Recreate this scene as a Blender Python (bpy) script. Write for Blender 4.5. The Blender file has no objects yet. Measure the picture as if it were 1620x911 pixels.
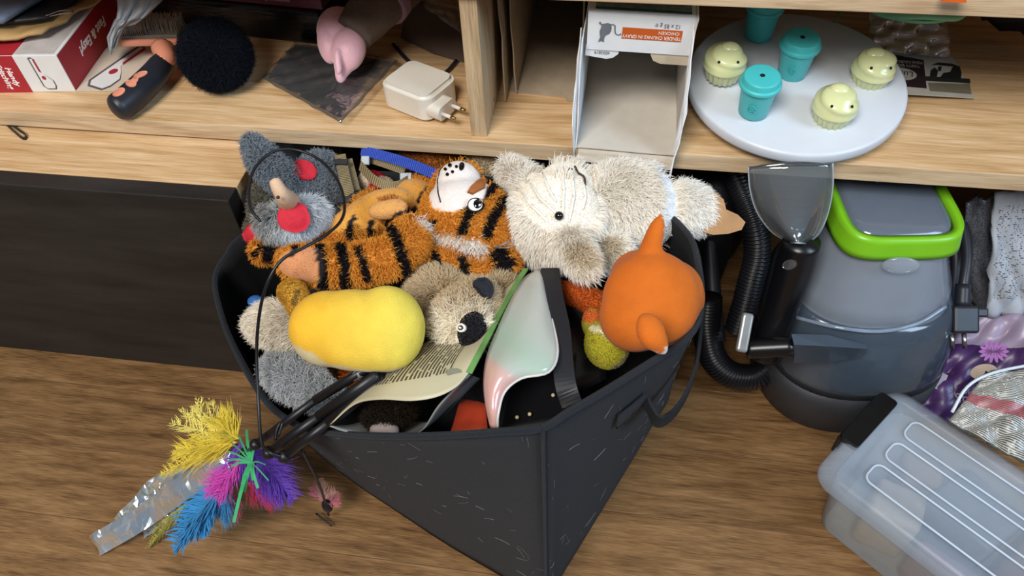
import bpy, bmesh, math, random
import numpy as np
from mathutils import Matrix, Vector
from mathutils.bvhtree import BVHTree
random.seed(7); RNG = np.random.default_rng(7)
scene = bpy.context.scene
COL = scene.collection
A = lambda *v: np.array(v, dtype=float)

# ------------------------------------------------------------------ camera
FPX = 1200.0; CX, CY = 810.0, 455.5
YAW, PITCH, ROLL = math.radians(10.75), math.radians(48.8), math.radians(3.2)
_fw = A(-math.sin(YAW)*math.cos(PITCH), math.cos(YAW)*math.cos(PITCH), -math.sin(PITCH))
_rt = np.cross(_fw, A(0, 0, 1)); _rt /= np.linalg.norm(_rt)
_dn = np.cross(_fw, _rt)
CR = _rt*math.cos(ROLL)+_dn*math.sin(ROLL)
CD = -_rt*math.sin(ROLL)+_dn*math.cos(ROLL)
CF = _fw
CAM = A(0.15199, -0.61538, 0.82906)
cam_d = bpy.data.cameras.new('camera'); cam = bpy.data.objects.new('camera', cam_d); COL.objects.link(cam)
cam_d.sensor_width = 36; cam_d.lens = FPX/1620*36; cam_d.clip_start = 0.02
mw = Matrix.Identity(4)
for i in range(3):
    mw[i][0] = CR[i]; mw[i][1] = -CD[i]; mw[i][2] = -CF[i]; mw[i][3] = CAM[i]
cam.matrix_world = mw
scene.camera = cam
scene.view_settings.view_transform = 'Standard'; scene.view_settings.look = 'None'
scene.view_settings.gamma = 1; scene.view_settings.use_curve_mapping = False
scene.view_settings.exposure = 0.0

# ------------------------------------------------------------------ light
world = bpy.data.worlds.new('world'); scene.world = world; world.use_nodes = True
world.node_tree.nodes['Background'].inputs[0].default_value = (0.80, 0.86, 1.0, 1)
world.node_tree.nodes['Background'].inputs[1].default_value = 0.14
def area_light(name, loc, target, sx, sy, power, color):
    l = bpy.data.lights.new(name, 'AREA'); l.shape = 'RECTANGLE'; l.size = sx; l.size_y = sy
    l.energy = power; l.color = color
    o = bpy.data.objects.new(name, l); COL.objects.link(o); o.location = loc
    o.rotation_euler = (Vector(target)-Vector(loc)).to_track_quat('-Z', 'Y').to_euler()
    return o
area_light('window_daylight', (-0.45, -1.75, 2.55), (0.05, -0.05, 0.3), 1.1, 0.9, 88, (1.0, 0.965, 0.91))
area_light('side_window_daylight', (2.2, -1.0, 1.9), (0.2, -0.1, 0.3), 0.9, 1.2, 48, (0.58, 0.78, 1.0))

# ------------------------------------------------------------------ pixel -> place
def ray(px, py):
    v = CR*(px-CX)+CD*(py-CY)+CF*FPX
    return v/np.linalg.norm(v)
def at(px, py, z):
    r = ray(px, py); return CAM+r*((z-CAM[2])/r[2])
def aty(px, py, y):
    r = ray(px, py); return CAM+r*((y-CAM[1])/r[1])
def mpp(p):
    return float(np.dot(np.asarray(p)-CAM, CF))/FPX      # metres per pixel at a point

# ------------------------------------------------------------------ materials
def lin(h):
    if isinstance(h, str):
        h = h.lstrip('#'); c = [int(h[i:i+2], 16)/255 for i in (0, 2, 4)]
    else: c = h
    return tuple(x/12.92 if x <= .04045 else ((x+.055)/1.055)**2.4 for x in c)
MATS = {}
def mat(name, color='#888888', rough=.6, var=.12, scale=60, bump=0, bscale=None, metal=0, trans=0, alpha=1, coat=0, sheen=0, attr=None, spec=.5, sub=0, ior=1.45, stretch=None):
    if name in MATS: return MATS[name]
    m = bpy.data.materials.new(name); m.use_nodes = True
    nt = m.node_tree; b = nt.nodes['Principled BSDF']
    tc = nt.nodes.new('ShaderNodeTexCoord'); mp = nt.nodes.new('ShaderNodeMapping')
    nt.links.new(tc.outputs['Object'], mp.inputs[0])
    if stretch: mp.inputs['Scale'].default_value = stretch
    nz = nt.nodes.new('ShaderNodeTexNoise'); nz.inputs['Scale'].default_value = scale; nz.inputs['Detail'].default_value = 5
    nt.links.new(mp.outputs[0], nz.inputs['Vector'])
    mr = nt.nodes.new('ShaderNodeMapRange'); mr.inputs['From Min'].default_value = .3; mr.inputs['From Max'].default_value = .7
    mr.inputs['To Min'].default_value = 1-var; mr.inputs['To Max'].default_value = 1+var
    nt.links.new(nz.outputs['Fac'], mr.inputs[0])
    mul = nt.nodes.new('ShaderNodeVectorMath'); mul.operation = 'SCALE'
    nt.links.new(mr.outputs[0], mul.inputs['Scale'])
    if attr:
        at_ = nt.nodes.new('ShaderNodeAttribute'); at_.attribute_name = attr
        nt.links.new(at_.outputs['Color'], mul.inputs[0])
    else:
        mul.inputs[0].default_value = lin(color)
    nt.links.new(mul.outputs[0], b.inputs['Base Color'])
    b.inputs['Roughness'].default_value = rough; b.inputs['Metallic'].default_value = metal
    b.inputs['Transmission Weight'].default_value = trans; b.inputs['Alpha'].default_value = alpha
    b.inputs['Coat Weight'].default_value = coat; b.inputs['Sheen Weight'].default_value = sheen
    b.inputs['Specular IOR Level'].default_value = spec; b.inputs['IOR'].default_value = ior
    if sub:
        b.inputs['Subsurface Weight'].default_value = sub; b.inputs['Subsurface Radius'].default_value = (.01, .008, .006)
    if bump:
        n2 = nt.nodes.new('ShaderNodeTexNoise'); n2.inputs['Scale'].default_value = bscale or scale*4; n2.inputs['Detail'].default_value = 4
        nt.links.new(mp.outputs[0], n2.inputs['Vector'])
        bp = nt.nodes.new('ShaderNodeBump'); bp.inputs['Strength'].default_value = bump; bp.inputs['Distance'].default_value = .003
        nt.links.new(n2.outputs['Fac'], bp.inputs['Height']); nt.links.new(bp.outputs[0], b.inputs['Normal'])
    MATS[name] = m; return m

def wood(name, dark, mid, light, along=(1, 14, 14), scale=5, rough=.45, knots=True, per_object=False):
    m = bpy.data.materials.new(name); m.use_nodes = True; nt = m.node_tree; b = nt.nodes['Principled BSDF']; N = nt.nodes.new; L = nt.links.new
    tc = N('ShaderNodeTexCoord'); mp = N('ShaderNodeMapping'); mp.inputs['Scale'].default_value = along
    src = tc.outputs['Object']
    if per_object:
        oi = N('ShaderNodeObjectInfo'); ad = N('ShaderNodeVectorMath'); ad.operation = 'MULTIPLY_ADD'
        cb = N('ShaderNodeCombineXYZ'); L(oi.outputs['Random'], cb.inputs[0]); L(oi.outputs['Random'], cb.inputs[1]); L(oi.outputs['Random'], cb.inputs[2])
        ad.inputs[1].default_value = (7, 3, 5); L(cb.outputs[0], ad.inputs[0]); L(src, ad.inputs[2]); src = ad.outputs[0]
    n0 = N('ShaderNodeTexNoise'); n0.inputs['Scale'].default_value = 9; n0.inputs['Detail'].default_value = 2
    mp0 = N('ShaderNodeMapping'); mp0.inputs['Scale'].default_value = tuple(.25+.06*a for a in along); L(src, mp0.inputs[0]); L(mp0.outputs[0], n0.inputs['Vector'])
    va = N('ShaderNodeVectorMath'); va.operation = 'MULTIPLY_ADD'; va.inputs[1].default_value = (.06, .05, .05)
    L(n0.outputs['Color'], va.inputs[0]); L(src, va.inputs[2]); L(va.outputs[0], mp.inputs[0])
    n1 = N('ShaderNodeTexNoise'); n1.inputs['Scale'].default_value = scale; n1.inputs['Detail'].default_value = 8; n1.inputs['Roughness'].default_value = .62
    L(mp.outputs[0], n1.inputs['Vector'])
    mp2 = N('ShaderNodeMapping'); mp2.inputs['Scale'].default_value = tuple(a*(1.5 if a <= 1 else 5) for a in along); L(src, mp2.inputs[0])
    n2 = N('ShaderNodeTexNoise'); n2.inputs['Scale'].default_value = scale*3.2; n2.inputs['Detail'].default_value = 4; L(mp2.outputs[0], n2.inputs['Vector'])
    mx = N('ShaderNodeMath'); mx.operation = 'MULTIPLY_ADD'; mx.inputs[1].default_value = .45; L(n2.outputs['Fac'], mx.inputs[0]); 
    ms = N('ShaderNodeMath'); ms.operation = 'MULTIPLY'; ms.inputs[1].default_value = .55; L(n1.outputs['Fac'], ms.inputs[0]); L(ms.outputs[0], mx.inputs[2])
    cr = N('ShaderNodeValToRGB'); e = cr.color_ramp.elements
    e[0].position = .36; e[0].color = (*lin(dark), 1); e[1].position = .62; e[1].color = (*lin(light), 1)
    k = e.new(.49); k.color = (*lin(mid), 1)
    L(mx.outputs[0], cr.inputs[0])
    out = cr.outputs[0]
    if knots:
        vo = N('ShaderNodeTexVoronoi'); vo.inputs['Scale'].default_value = 2.6
        mpk = N('ShaderNodeMapping'); mpk.inputs['Scale'].default_value = tuple(1.0 if a <= 1 else 2.6 for a in along); L(src, mpk.inputs[0]); L(mpk.outputs[0], vo.inputs['Vector'])
        mk_ = N('ShaderNodeMapRange'); mk_.inputs['From Min'].default_value = .02; mk_.inputs['From Max'].default_value = .075; mk_.inputs['To Min'].default_value = .8; mk_.inputs['To Max'].default_value = 0
        L(vo.outputs['Distance'], mk_.inputs[0])
        mixk = N('ShaderNodeMix'); mixk.data_type = 'RGBA'; L(mk_.outputs[0], mixk.inputs[0]); L(out, mixk.inputs[6]); mixk.inputs[7].default_value = (*[x*.45 for x in lin(dark)], 1)
        out = mixk.outputs[2]
    if per_object:
        hv = N('ShaderNodeHueSaturation'); mrv = N('ShaderNodeMapRange'); mrv.inputs['To Min'].default_value = .88; mrv.inputs['To Max'].default_value = 1.1
        L(oi.outputs['Random'], mrv.inputs[0]); L(mrv.outputs[0], hv.inputs['Value']); L(out, hv.inputs['Color']); out = hv.outputs[0]
    L(out, b.inputs['Base Color']); b.inputs['Roughness'].default_value = rough
    bp = N('ShaderNodeBump'); bp.inputs['Strength'].default_value = .25; bp.inputs['Distance'].default_value = .0015; L(mx.outputs[0], bp.inputs['Height']); L(bp.outputs[0], b.inputs['Normal'])
    MATS[name] = m; return m

def film_mat(name, tint='#ffffff', gloss=.07, fres=.7, rough=.06, haze=.04, bump=.5, bscale=70):
    # thin clear plastic: mostly see-through, mirror-like glints, a breath of haze
    m = bpy.data.materials.new(name); m.use_nodes = True; nt = m.node_tree; N = nt.nodes.new; L = nt.links.new; nt.nodes.remove(nt.nodes['Principled BSDF']); out = nt.nodes['Material Output']
    tr = N('ShaderNodeBsdfTransparent'); tr.inputs[0].default_value = (*lin(tint), 1); gl = N('ShaderNodeBsdfGlossy'); gl.inputs['Roughness'].default_value = rough; df = N('ShaderNodeBsdfDiffuse'); df.inputs[0].default_value = (.75, .78, .8, 1)
    fr = N('ShaderNodeFresnel'); fr.inputs[0].default_value = 1.45; ma = N('ShaderNodeMath'); ma.operation = 'MULTIPLY_ADD'; ma.inputs[1].default_value = fres; ma.inputs[2].default_value = gloss; L(fr.outputs[0], ma.inputs[0])
    tc = N('ShaderNodeTexCoord'); nz = N('ShaderNodeTexNoise'); nz.inputs['Scale'].default_value = bscale; L(tc.outputs['Object'], nz.inputs['Vector']); bp = N('ShaderNodeBump'); bp.inputs['Strength'].default_value = bump; bp.inputs['Distance'].default_value = .003; L(nz.outputs['Fac'], bp.inputs['Height']); L(bp.outputs[0], gl.inputs['Normal'])
    m1 = N('ShaderNodeMixShader'); m1.inputs[0].default_value = haze; L(tr.outputs[0], m1.inputs[1]); L(df.outputs[0], m1.inputs[2]); m2 = N('ShaderNodeMixShader'); L(ma.outputs[0], m2.inputs[0]); L(m1.outputs[0], m2.inputs[1]); L(gl.outputs[0], m2.inputs[2]); L(m2.outputs[0], out.inputs[0])
    MATS[name] = m; return m

def print_mat(name, paper, ink, lines=60, along='U', density=.5, rough=.5, region=None, band=None, alpha=1):
    # flat print: rows of tiny words on a page (in the sheet's own UV)
    m = bpy.data.materials.new(name); m.use_nodes = True; nt = m.node_tree; b = nt.nodes['Principled BSDF']; N = nt.nodes.new; L = nt.links.new
    tc = N('ShaderNodeTexCoord'); sp = N('ShaderNodeSeparateXYZ'); L(tc.outputs['UV'], sp.inputs[0])
    r, w = (sp.outputs[1], sp.outputs[0]) if along == 'U' else (sp.outputs[0], sp.outputs[1])
    def M_(op, a, c=None):
        n = N('ShaderNodeMath'); n.operation = op
        for i, v in enumerate((a, c)):
            if v is None: continue
            if isinstance(v, (int, float)): n.inputs[i].default_value = v
            else: L(v, n.inputs[i])
        return n.outputs[0]
    row = M_('MULTIPLY', r, lines); fr = M_('FRACT', row); fl = M_('FLOOR', row)
    cb = N('ShaderNodeCombineXYZ'); L(M_('MULTIPLY', w, lines*.55), cb.inputs[0]); L(M_('MULTIPLY', fl, 3.7), cb.inputs[1])
    nz = N('ShaderNodeTexNoise'); nz.inputs['Scale'].default_value = 1.0; nz.inputs['Detail'].default_value = 2; L(cb.outputs[0], nz.inputs['Vector'])
    word = M_('GREATER_THAN', nz.outputs['Fac'], density); line = M_('LESS_THAN', fr, .55)
    ink_f = M_('MULTIPLY', word, line)
    if region:
        u0, u1, v0, v1 = region
        for s, lo, hi in ((sp.outputs[0], u0, u1), (sp.outputs[1], v0, v1)):
            ink_f = M_('MULTIPLY', ink_f, M_('MULTIPLY', M_('GREATER_THAN', s, lo), M_('LESS_THAN', s, hi)))
    mx = N('ShaderNodeMix'); mx.data_type = 'RGBA'; L(ink_f, mx.inputs[0])
    mx.inputs[6].default_value = (*lin(paper), 1); mx.inputs[7].default_value = (*lin(ink), 1)
    if band:
        s = sp.outputs[1] if band[0] == 'V' else sp.outputs[0]
        bf = M_('MULTIPLY', M_('GREATER_THAN', s, band[1]), M_('LESS_THAN', s, band[2]))
        m2 = N('ShaderNodeMix'); m2.data_type = 'RGBA'; L(bf, m2.inputs[0]); m2.inputs[6].default_value = (*lin(paper), 1); m2.inputs[7].default_value = (*lin(band[3]), 1)
        L(m2.outputs[2], mx.inputs[6])
    L(mx.outputs[2], b.inputs['Base Color']); b.inputs['Roughness'].default_value = rough; b.inputs['Alpha'].default_value = alpha
    MATS[name] = m; return m

# ------------------------------------------------------------------ objects
def setp(o, label=None, cat=None, group=None, kind=None):
    if label: o['label'] = label
    if cat: o['category'] = cat
    if group: o['group'] = group
    if kind: o['kind'] = kind
def thing(name, label, cat, loc, group=None):
    o = bpy.data.objects.new(name, None); COL.objects.link(o); o.location = [float(x) for x in loc]; o.empty_display_size = .02
    setp(o, label, cat, group); return o
def wloc(o):
    l = np.zeros(3)
    while o is not None: l = l+np.array(o.location); o = o.parent
    return l
def mk(name, V, F, m, parent=None, smooth=False, uv=None, mats=None, fm=None, base=None):
    """V in world metres -> one mesh object (origin at its parent's base, or at `base`)"""
    V = np.asarray(V, dtype=float)
    me = bpy.data.meshes.new(name)
    o = bpy.data.objects.new(name, me); COL.objects.link(o)
    if parent is not None: o.parent = parent; org = wloc(parent)
    else:
        org = np.array(base if base is not None else [V[:, 0].mean(), V[:, 1].mean(), V[:, 2].min()]); o.location = org
    me.from_pydata((V-org).tolist(), [], [list(map(int, f)) for f in F])
    for mm in (mats or [m]): me.materials.append(mm)
    if fm is not None: me.polygons.foreach_set('material_index', np.asarray(fm, dtype=np.int32))
    if smooth: me.polygons.foreach_set('use_smooth', np.ones(len(me.polygons), dtype=bool))
    if uv is not None:
        ul = me.uv_layers.new(name='UVMap'); li = np.empty(len(me.loops), dtype=np.int32); me.loops.foreach_get('vertex_index', li)
        ul.data.foreach_set('uv', np.asarray(uv, dtype=np.float32)[li].ravel())
    me.update(); return o
def bm_out(bm):
    bm.verts.index_update(); V = np.array([v.co[:] for v in bm.verts]); F = [[v.index for v in f.verts] for f in bm.faces]; bm.free(); return V, F
def frame(o, x, y, z):
    return np.array(o, float), np.array([x, y, z], float).T
def ax(x, up=(0, 0, 1)):
    """orthonormal columns with local x along x and local z near up"""
    x = np.array(x, float); x /= np.linalg.norm(x); up = np.array(up, float); y = np.cross(up, x); y /= np.linalg.norm(y); z = np.cross(x, y)
    return np.array([x, y, z]).T
def rz(a):
    c, s = math.cos(a), math.sin(a); return np.array([[c, -s, 0], [s, c, 0], [0, 0, 1.]])
def g_box(size, bev=.001, seg=2):
    bm = bmesh.new(); bmesh.ops.create_cube(bm, size=1)
    for v in bm.verts: v.co = Vector((v.co.x*size[0], v.co.y*size[1], v.co.z*size[2]))
    if bev: bmesh.ops.bevel(bm, geom=bm.edges[:], offset=bev, segments=seg, affect='EDGES', profile=.5)
    return bm_out(bm)
def box(name, c, size, m, parent=None, R=None, bev=.001, seg=2, smooth=False, **k):
    V, F = g_box(size, bev, seg)
    if R is not None: V = V@np.asarray(R).T
    return mk(name, V+np.asarray(c), F, m, parent, smooth, **k)
def g_lathe(prof, seg=40):
    V = []; F = []; n = len(prof)
    for k in range(seg):
        a = 2*math.pi*k/seg
        for r, z in prof: V.append((r*math.cos(a), r*math.sin(a), z))
    for k in range(seg):
        k2 = (k+1) % seg
        for i in range(n-1): F.append((k*n+i, k2*n+i, k2*n+i+1, k*n+i+1))
    V.append((0, 0, prof[0][1])); V.append((0, 0, prof[-1][1])); b, t = len(V)-2, len(V)-1
    for k in range(seg):
        k2 = (k+1) % seg
        F.append((b, k2*n, k*n)); F.append((t, k*n+n-1, k2*n+n-1))
    return np.array(V), F
def lathe(name, prof, c, m, parent=None, R=None, seg=40, smooth=True, **k):
    V, F = g_lathe(prof, seg)
    if R is not None: V = V@np.asarray(R).T
    return mk(name, V+np.asarray(c), F, m, parent, smooth, **k)
def spl(P, n=8):
    P = [np.asarray(p, float) for p in P]; out = []
    Q = [2*P[0]-P[1]]+P+[2*P[-1]-P[-2]]
    for i in range(1, len(Q)-2):
        a, b, c, d = Q[i-1:i+3]
        for k in range(n):
            t = k/n; out.append(.5*((2*b)+(-a+c)*t+(2*a-5*b+4*c-d)*t*t+(-a+3*b-3*c+d)*t**3))
    out.append(P[-1]); return np.array(out)
def g_tube(P, r, seg=8, flat=None, up=None):
    P = np.asarray(P, float); n = len(P); r = np.broadcast_to(np.asarray(r, float), (n,))
    T = np.gradient(P, axis=0); T /= np.linalg.norm(T, axis=1)[:, None]+1e-12
    nrm = np.array(up if up is not None else ([0, 0, 1] if abs(T[0][2]) < .9 else [1, 0, 0]), float)
    V = []; F = []
    for i in range(n):
        nrm = (np.array(up, float) if up is not None else nrm); nn = nrm-T[i]*np.dot(nrm, T[i]); nn /= np.linalg.norm(nn)+1e-12
        if up is None: nrm = nn
        bb = np.cross(T[i], nn)
        for k in range(seg):
            a = 2*math.pi*k/seg
            ca, sa = math.cos(a), math.sin(a)
            if flat: V.append(P[i]+bb*ca*r[i]+nn*sa*r[i]*flat)
            else: V.append(P[i]+bb*ca*r[i]+nn*sa*r[i])
    for i in range(n-1):
        for k in range(seg):
            k2 = (k+1) % seg; F.append((i*seg+k, i*seg+k2, (i+1)*seg+k2, (i+1)*seg+k))
    F.append(tuple(range(seg))[::-1]); F.append(tuple((n-1)*seg+k for k in range(seg)))
    return np.array(V), F
def tube(name, P, r, m, parent=None, seg=8, flat=None, up=None, smooth=True, **k):
    V, F = g_tube(P, r, seg, flat, up); return mk(name, V, F, m, parent, smooth, **k)
def g_strap(P, w, t, side):
    """flat webbing along P; side = direction(s) of its width"""
    P = np.asarray(P, float); n = len(P); V = []; F = []; side = np.broadcast_to(np.asarray(side, float), (n, 3))
    T = np.gradient(P, axis=0)
    for i in range(n):
        tt = T[i]/np.linalg.norm(T[i]); s = side[i]-tt*np.dot(side[i], tt); s /= np.linalg.norm(s); q = np.cross(tt, s)
        for a, b in ((-1, -1), (1, -1), (1, 1), (-1, 1)): V.append(P[i]+s*a*w/2+q*b*t/2)
    for i in range(n-1):
        for k in range(4): F.append((i*4+k, i*4+(k+1) % 4, (i+1)*4+(k+1) % 4, (i+1)*4+k))
    F.append((3, 2, 1, 0)); F.append(tuple((n-1)*4+k for k in range(4))); return np.array(V), F
def strap(name, P, w, t, side, m, parent=None, **k):
    V, F = g_strap(P, w, t, side); n = len(P); uv = [(i/(n-1), j) for i in range(n) for j in (0, 1, 1, 0)]
    return mk(name, V, F, m, parent, uv=uv, **k)
def g_sheet(G, th):
    G = np.asarray(G, float); R, C, _ = G.shape
    du = np.gradient(G, axis=1); dv = np.gradient(G, axis=0); n = np.cross(du, dv); n /= np.linalg.norm(n, axis=2)[..., None]+1e-12
    V = np.concatenate([(G+n*th/2).reshape(-1, 3), (G-n*th/2).reshape(-1, 3)]); o = R*C; F = []
    for i in range(R-1):
        for j in range(C-1):
            a = i*C+j; F.append((a, a+1, a+C+1, a+C)); F.append((o+a, o+a+C, o+a+C+1, o+a+1))
    for i in range(R-1):
        a, b = i*C, (i+1)*C; F.append((a, b, o+b, o+a)); a, b = a+C-1, b+C-1; F.append((b, a, o+a, o+b))
    for j in range(C-1):
        a, b = j, j+1; F.append((b, a, o+a, o+b)); a, b = (R-1)*C+j, (R-1)*C+j+1; F.append((a, b, o+b, o+a))
    uv = [(j/(C-1), i/(R-1)) for i in range(R) for j in range(C)]*2
    return V, F, uv
def sheet(name, G, th, m, parent=None, smooth=True, **k):
    V, F, uv = g_sheet(G, th); return mk(name, V, F, m, parent, smooth, uv=uv, **k)
def quadgrid(a, b, c, d, nu=8, nv=8, wob=0, seed=0, fr=3):
    """bilinear grid a(0,0) b(1,0) c(1,1) d(0,1) with crumple"""
    a, b, c, d = [np.asarray(p, float) for p in (a, b, c, d)]; u = np.linspace(0, 1, nu)[None, :, None]; v = np.linspace(0, 1, nv)[:, None, None]
    G = a*(1-u)*(1-v)+b*u*(1-v)+c*u*v+d*(1-u)*v
    if wob:
        rg = np.random.default_rng(seed); n = np.cross(b-a, d-a); n /= np.linalg.norm(n); h = np.zeros((nv, nu))
        uu, vv = np.meshgrid(np.linspace(0, 1, nu), np.linspace(0, 1, nv))
        for k in range(7):
            fx, fy, ph = rg.uniform(-fr, fr), rg.uniform(-fr, fr), rg.uniform(0, 6.28); h += np.abs(np.sin((fx*uu+fy*vv)*math.pi+ph))-.5
        G = G+n*(h*wob)[..., None]
    return G
def g_poly(P2, h):
    """extruded flat outline in local xy, thickness h from 0"""
    n = len(P2); V = [(x, y, 0) for x, y in P2]+[(x, y, h) for x, y in P2]
    F = [tuple(range(n))[::-1], tuple(range(n, 2*n))]+[(i, (i+1) % n, n+(i+1) % n, n+i) for i in range(n)]
    return np.array(V, float), F
def poly(name, P2, h, c, R, m, parent=None, **k):
    V, F = g_poly(P2, h); return mk(name, V@np.asarray(R).T+np.asarray(c), F, m, parent, **k)
def text(name, s, size, c, R, m, parent, align='CENTER', sx=1.0, ext=.0001, shear=0, bold=0):
    cu = bpy.data.curves.new('t', 'FONT'); cu.body = s; cu.size = size; cu.align_x = align; cu.align_y = 'CENTER'; cu.extrude = ext; cu.resolution_u = 3; cu.shear = shear; cu.offset = bold
    o = bpy.data.objects.new('t', cu); COL.objects.link(o); dg = bpy.context.evaluated_depsgraph_get()
    me = bpy.data.meshes.new_from_object(o.evaluated_get(dg)); V = np.array([v.co[:] for v in me.vertices]); F = [list(p.vertices) for p in me.polygons]
    bpy.data.objects.remove(o); bpy.data.curves.remove(cu); bpy.data.meshes.remove(me)
    V[:, 0] *= sx
    return mk(name, V@np.asarray(R).T+np.asarray(c), F, m, parent)
def ell(rx, ry, n=24, cx=0, cy=0, rot=0):
    return [(cx+rx*math.cos(t)*math.cos(rot)-ry*math.sin(t)*math.sin(rot), cy+rx*math.cos(t)*math.sin(rot)+ry*math.sin(t)*math.cos(rot)) for t in np.linspace(0, 2*math.pi, n, endpoint=False)]
def rrect(w, h, r, n=5, cx=0, cy=0):
    o = []
    for sx, sy, a0 in ((1, 1, 0), (-1, 1, 90), (-1, -1, 180), (1, -1, 270)):
        for k in range(n+1):
            a = math.radians(a0+90*k/n); o.append((cx+sx*(w/2-r)+r*math.cos(a), cy+sy*(h/2-r)+r*math.sin(a)))
    return o

# ------------------------------------------------------------------ soft toys
def el(px, py, z, rw, rh, ang=0, rd=None):
    """an ellipsoid seen at a pixel, height z; radii in pixels of its distance"""
    c = at(px, py, z); s = mpp(c); a = math.radians(ang)
    e1 = CR*math.cos(a)+CD*math.sin(a); e2 = -CR*math.sin(a)+CD*math.cos(a)
    return c, np.array([e1, e2, CF]).T, A(rw, rh, rd if rd else min(rw, rh))*s
def limb(*pts, n=5):
    """chain of spheres (px,py,z,r px)"""
    out = []
    for (a, b) in zip(pts[:-1], pts[1:]):
        for k in range(n):
            t = k/n; q = [a[i]*(1-t)+b[i]*t for i in range(4)]; out.append(el(q[0], q[1], q[2], q[3], q[3]))
    q = pts[-1]; out.append(el(q[0], q[1], q[2], q[3], q[3])); return out
_ico = None
def blob_mesh(els, voxel=.0035, smooth=6):
    global _ico
    if _ico is None:
        bm = bmesh.new(); bmesh.ops.create_icosphere(bm, subdivisions=3, radius=1); _ico = bm_out(bm)
    V = []; F = []; o = 0
    for c, R, r in els:
        V.append((_ico[0]*r)@R.T+c); F += [[i+o for i in f] for f in _ico[1]]; o += len(_ico[0])
    V = np.concatenate(V); me = bpy.data.meshes.new('tmp'); me.from_pydata(V.tolist(), [], F)
    ob = bpy.data.objects.new('tmp', me); COL.objects.link(ob)
    md = ob.modifiers.new('r', 'REMESH'); md.mode = 'VOXEL'; md.voxel_size = voxel
    if smooth: sm = ob.modifiers.new('s', 'SMOOTH'); sm.factor = .5; sm.iterations = smooth
    dg = bpy.context.evaluated_depsgraph_get(); m2 = bpy.data.meshes.new_from_object(ob.evaluated_get(dg))
    n = len(m2.vertices); v = np.empty(3*n, dtype=np.float32); m2.vertices.foreach_get('co', v); F2 = [list(p.vertices) for p in m2.polygons]
    bpy.data.objects.remove(ob); bpy.data.meshes.remove(me); bpy.data.meshes.remove(m2)
    return v.reshape(-1, 3).astype(float), F2
class Body: pass
def blob(name, els, parent, m, color=None, voxel=.0035, smooth=6, post=None):
    """one continuous skin over the ellipsoids; color(P)->(N,3) hex/linear own colours"""
    V, F = blob_mesh(els, voxel, smooth)
    if post is not None: V = post(V)
    o = mk(name, V, F, m, parent, smooth=True)
    b = Body(); b.o = o; b.V = V; b.F = F; b.bvh = BVHTree.FromPolygons([tuple(p) for p in V], F); b.color = color; b.parent = parent
    b.T = np.array([t for f in F for t in ((f[0], f[1], f[2]), (f[0], f[2], f[3]))] if len(F[0]) == 4 else F)
    return b
def paint(b, color):
    b.color = color; c = color(b.V); me = b.o.data
    a = me.color_attributes.new('Col', 'FLOAT_COLOR', 'POINT'); a.data.foreach_set('color', np.c_[c, np.ones(len(c))].astype(np.float32).ravel())
def hit(b, px, py):
    r = ray(px, py); h = b.bvh.ray_cast(Vector(CAM), Vector(r))
    if h[0] is None:
        # nearest place on the body
        d = np.linalg.norm(np.cross(b.V-CAM, r), axis=1); i = int(np.argmin(d)); q = b.bvh.find_nearest(Vector(b.V[i])); return np.array(q[0]), np.array(q[1])
    return np.array(h[0]), np.array(h[1])
def trail(b, P, step=4):
    """surface points under a pixel polyline"""
    out = []
    for (x0, y0), (x1, y1) in zip(P[:-1], P[1:]):
        n = max(1, int(math.hypot(x1-x0, y1-y0)/step))
        for k in range(n+1): t = k/n; out.append(hit(b, x0+(x1-x0)*t, y0+(y1-y0)*t)[0])
    return np.array(out)
def near(P, S):
    d = np.full(len(P), 1e9)
    for s in range(0, len(S), 64): d = np.minimum(d, np.linalg.norm(P[:, None]-S[None, s:s+64], axis=2).min(axis=1))
    return d
def marks(b, base, strokes, base_fn=None):
    """colour pattern: strokes = [(pixel polyline, half width px, hex)], stuck to the surface"""
    S = [(trail(b, P), w*mpp(b.V.mean(0)), np.array(lin(c))) for P, w, c in strokes]
    def f(P):
        C = base_fn(P) if base_fn else np.tile(np.array(lin(base)), (len(P), 1))
        rg = np.random.default_rng(len(P)); j = 1+rg.normal(0, .10, len(P))
        for s, w, c in S:
            k = near(P, s) < w*j; C[k] = c
        return C
    return f
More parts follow.
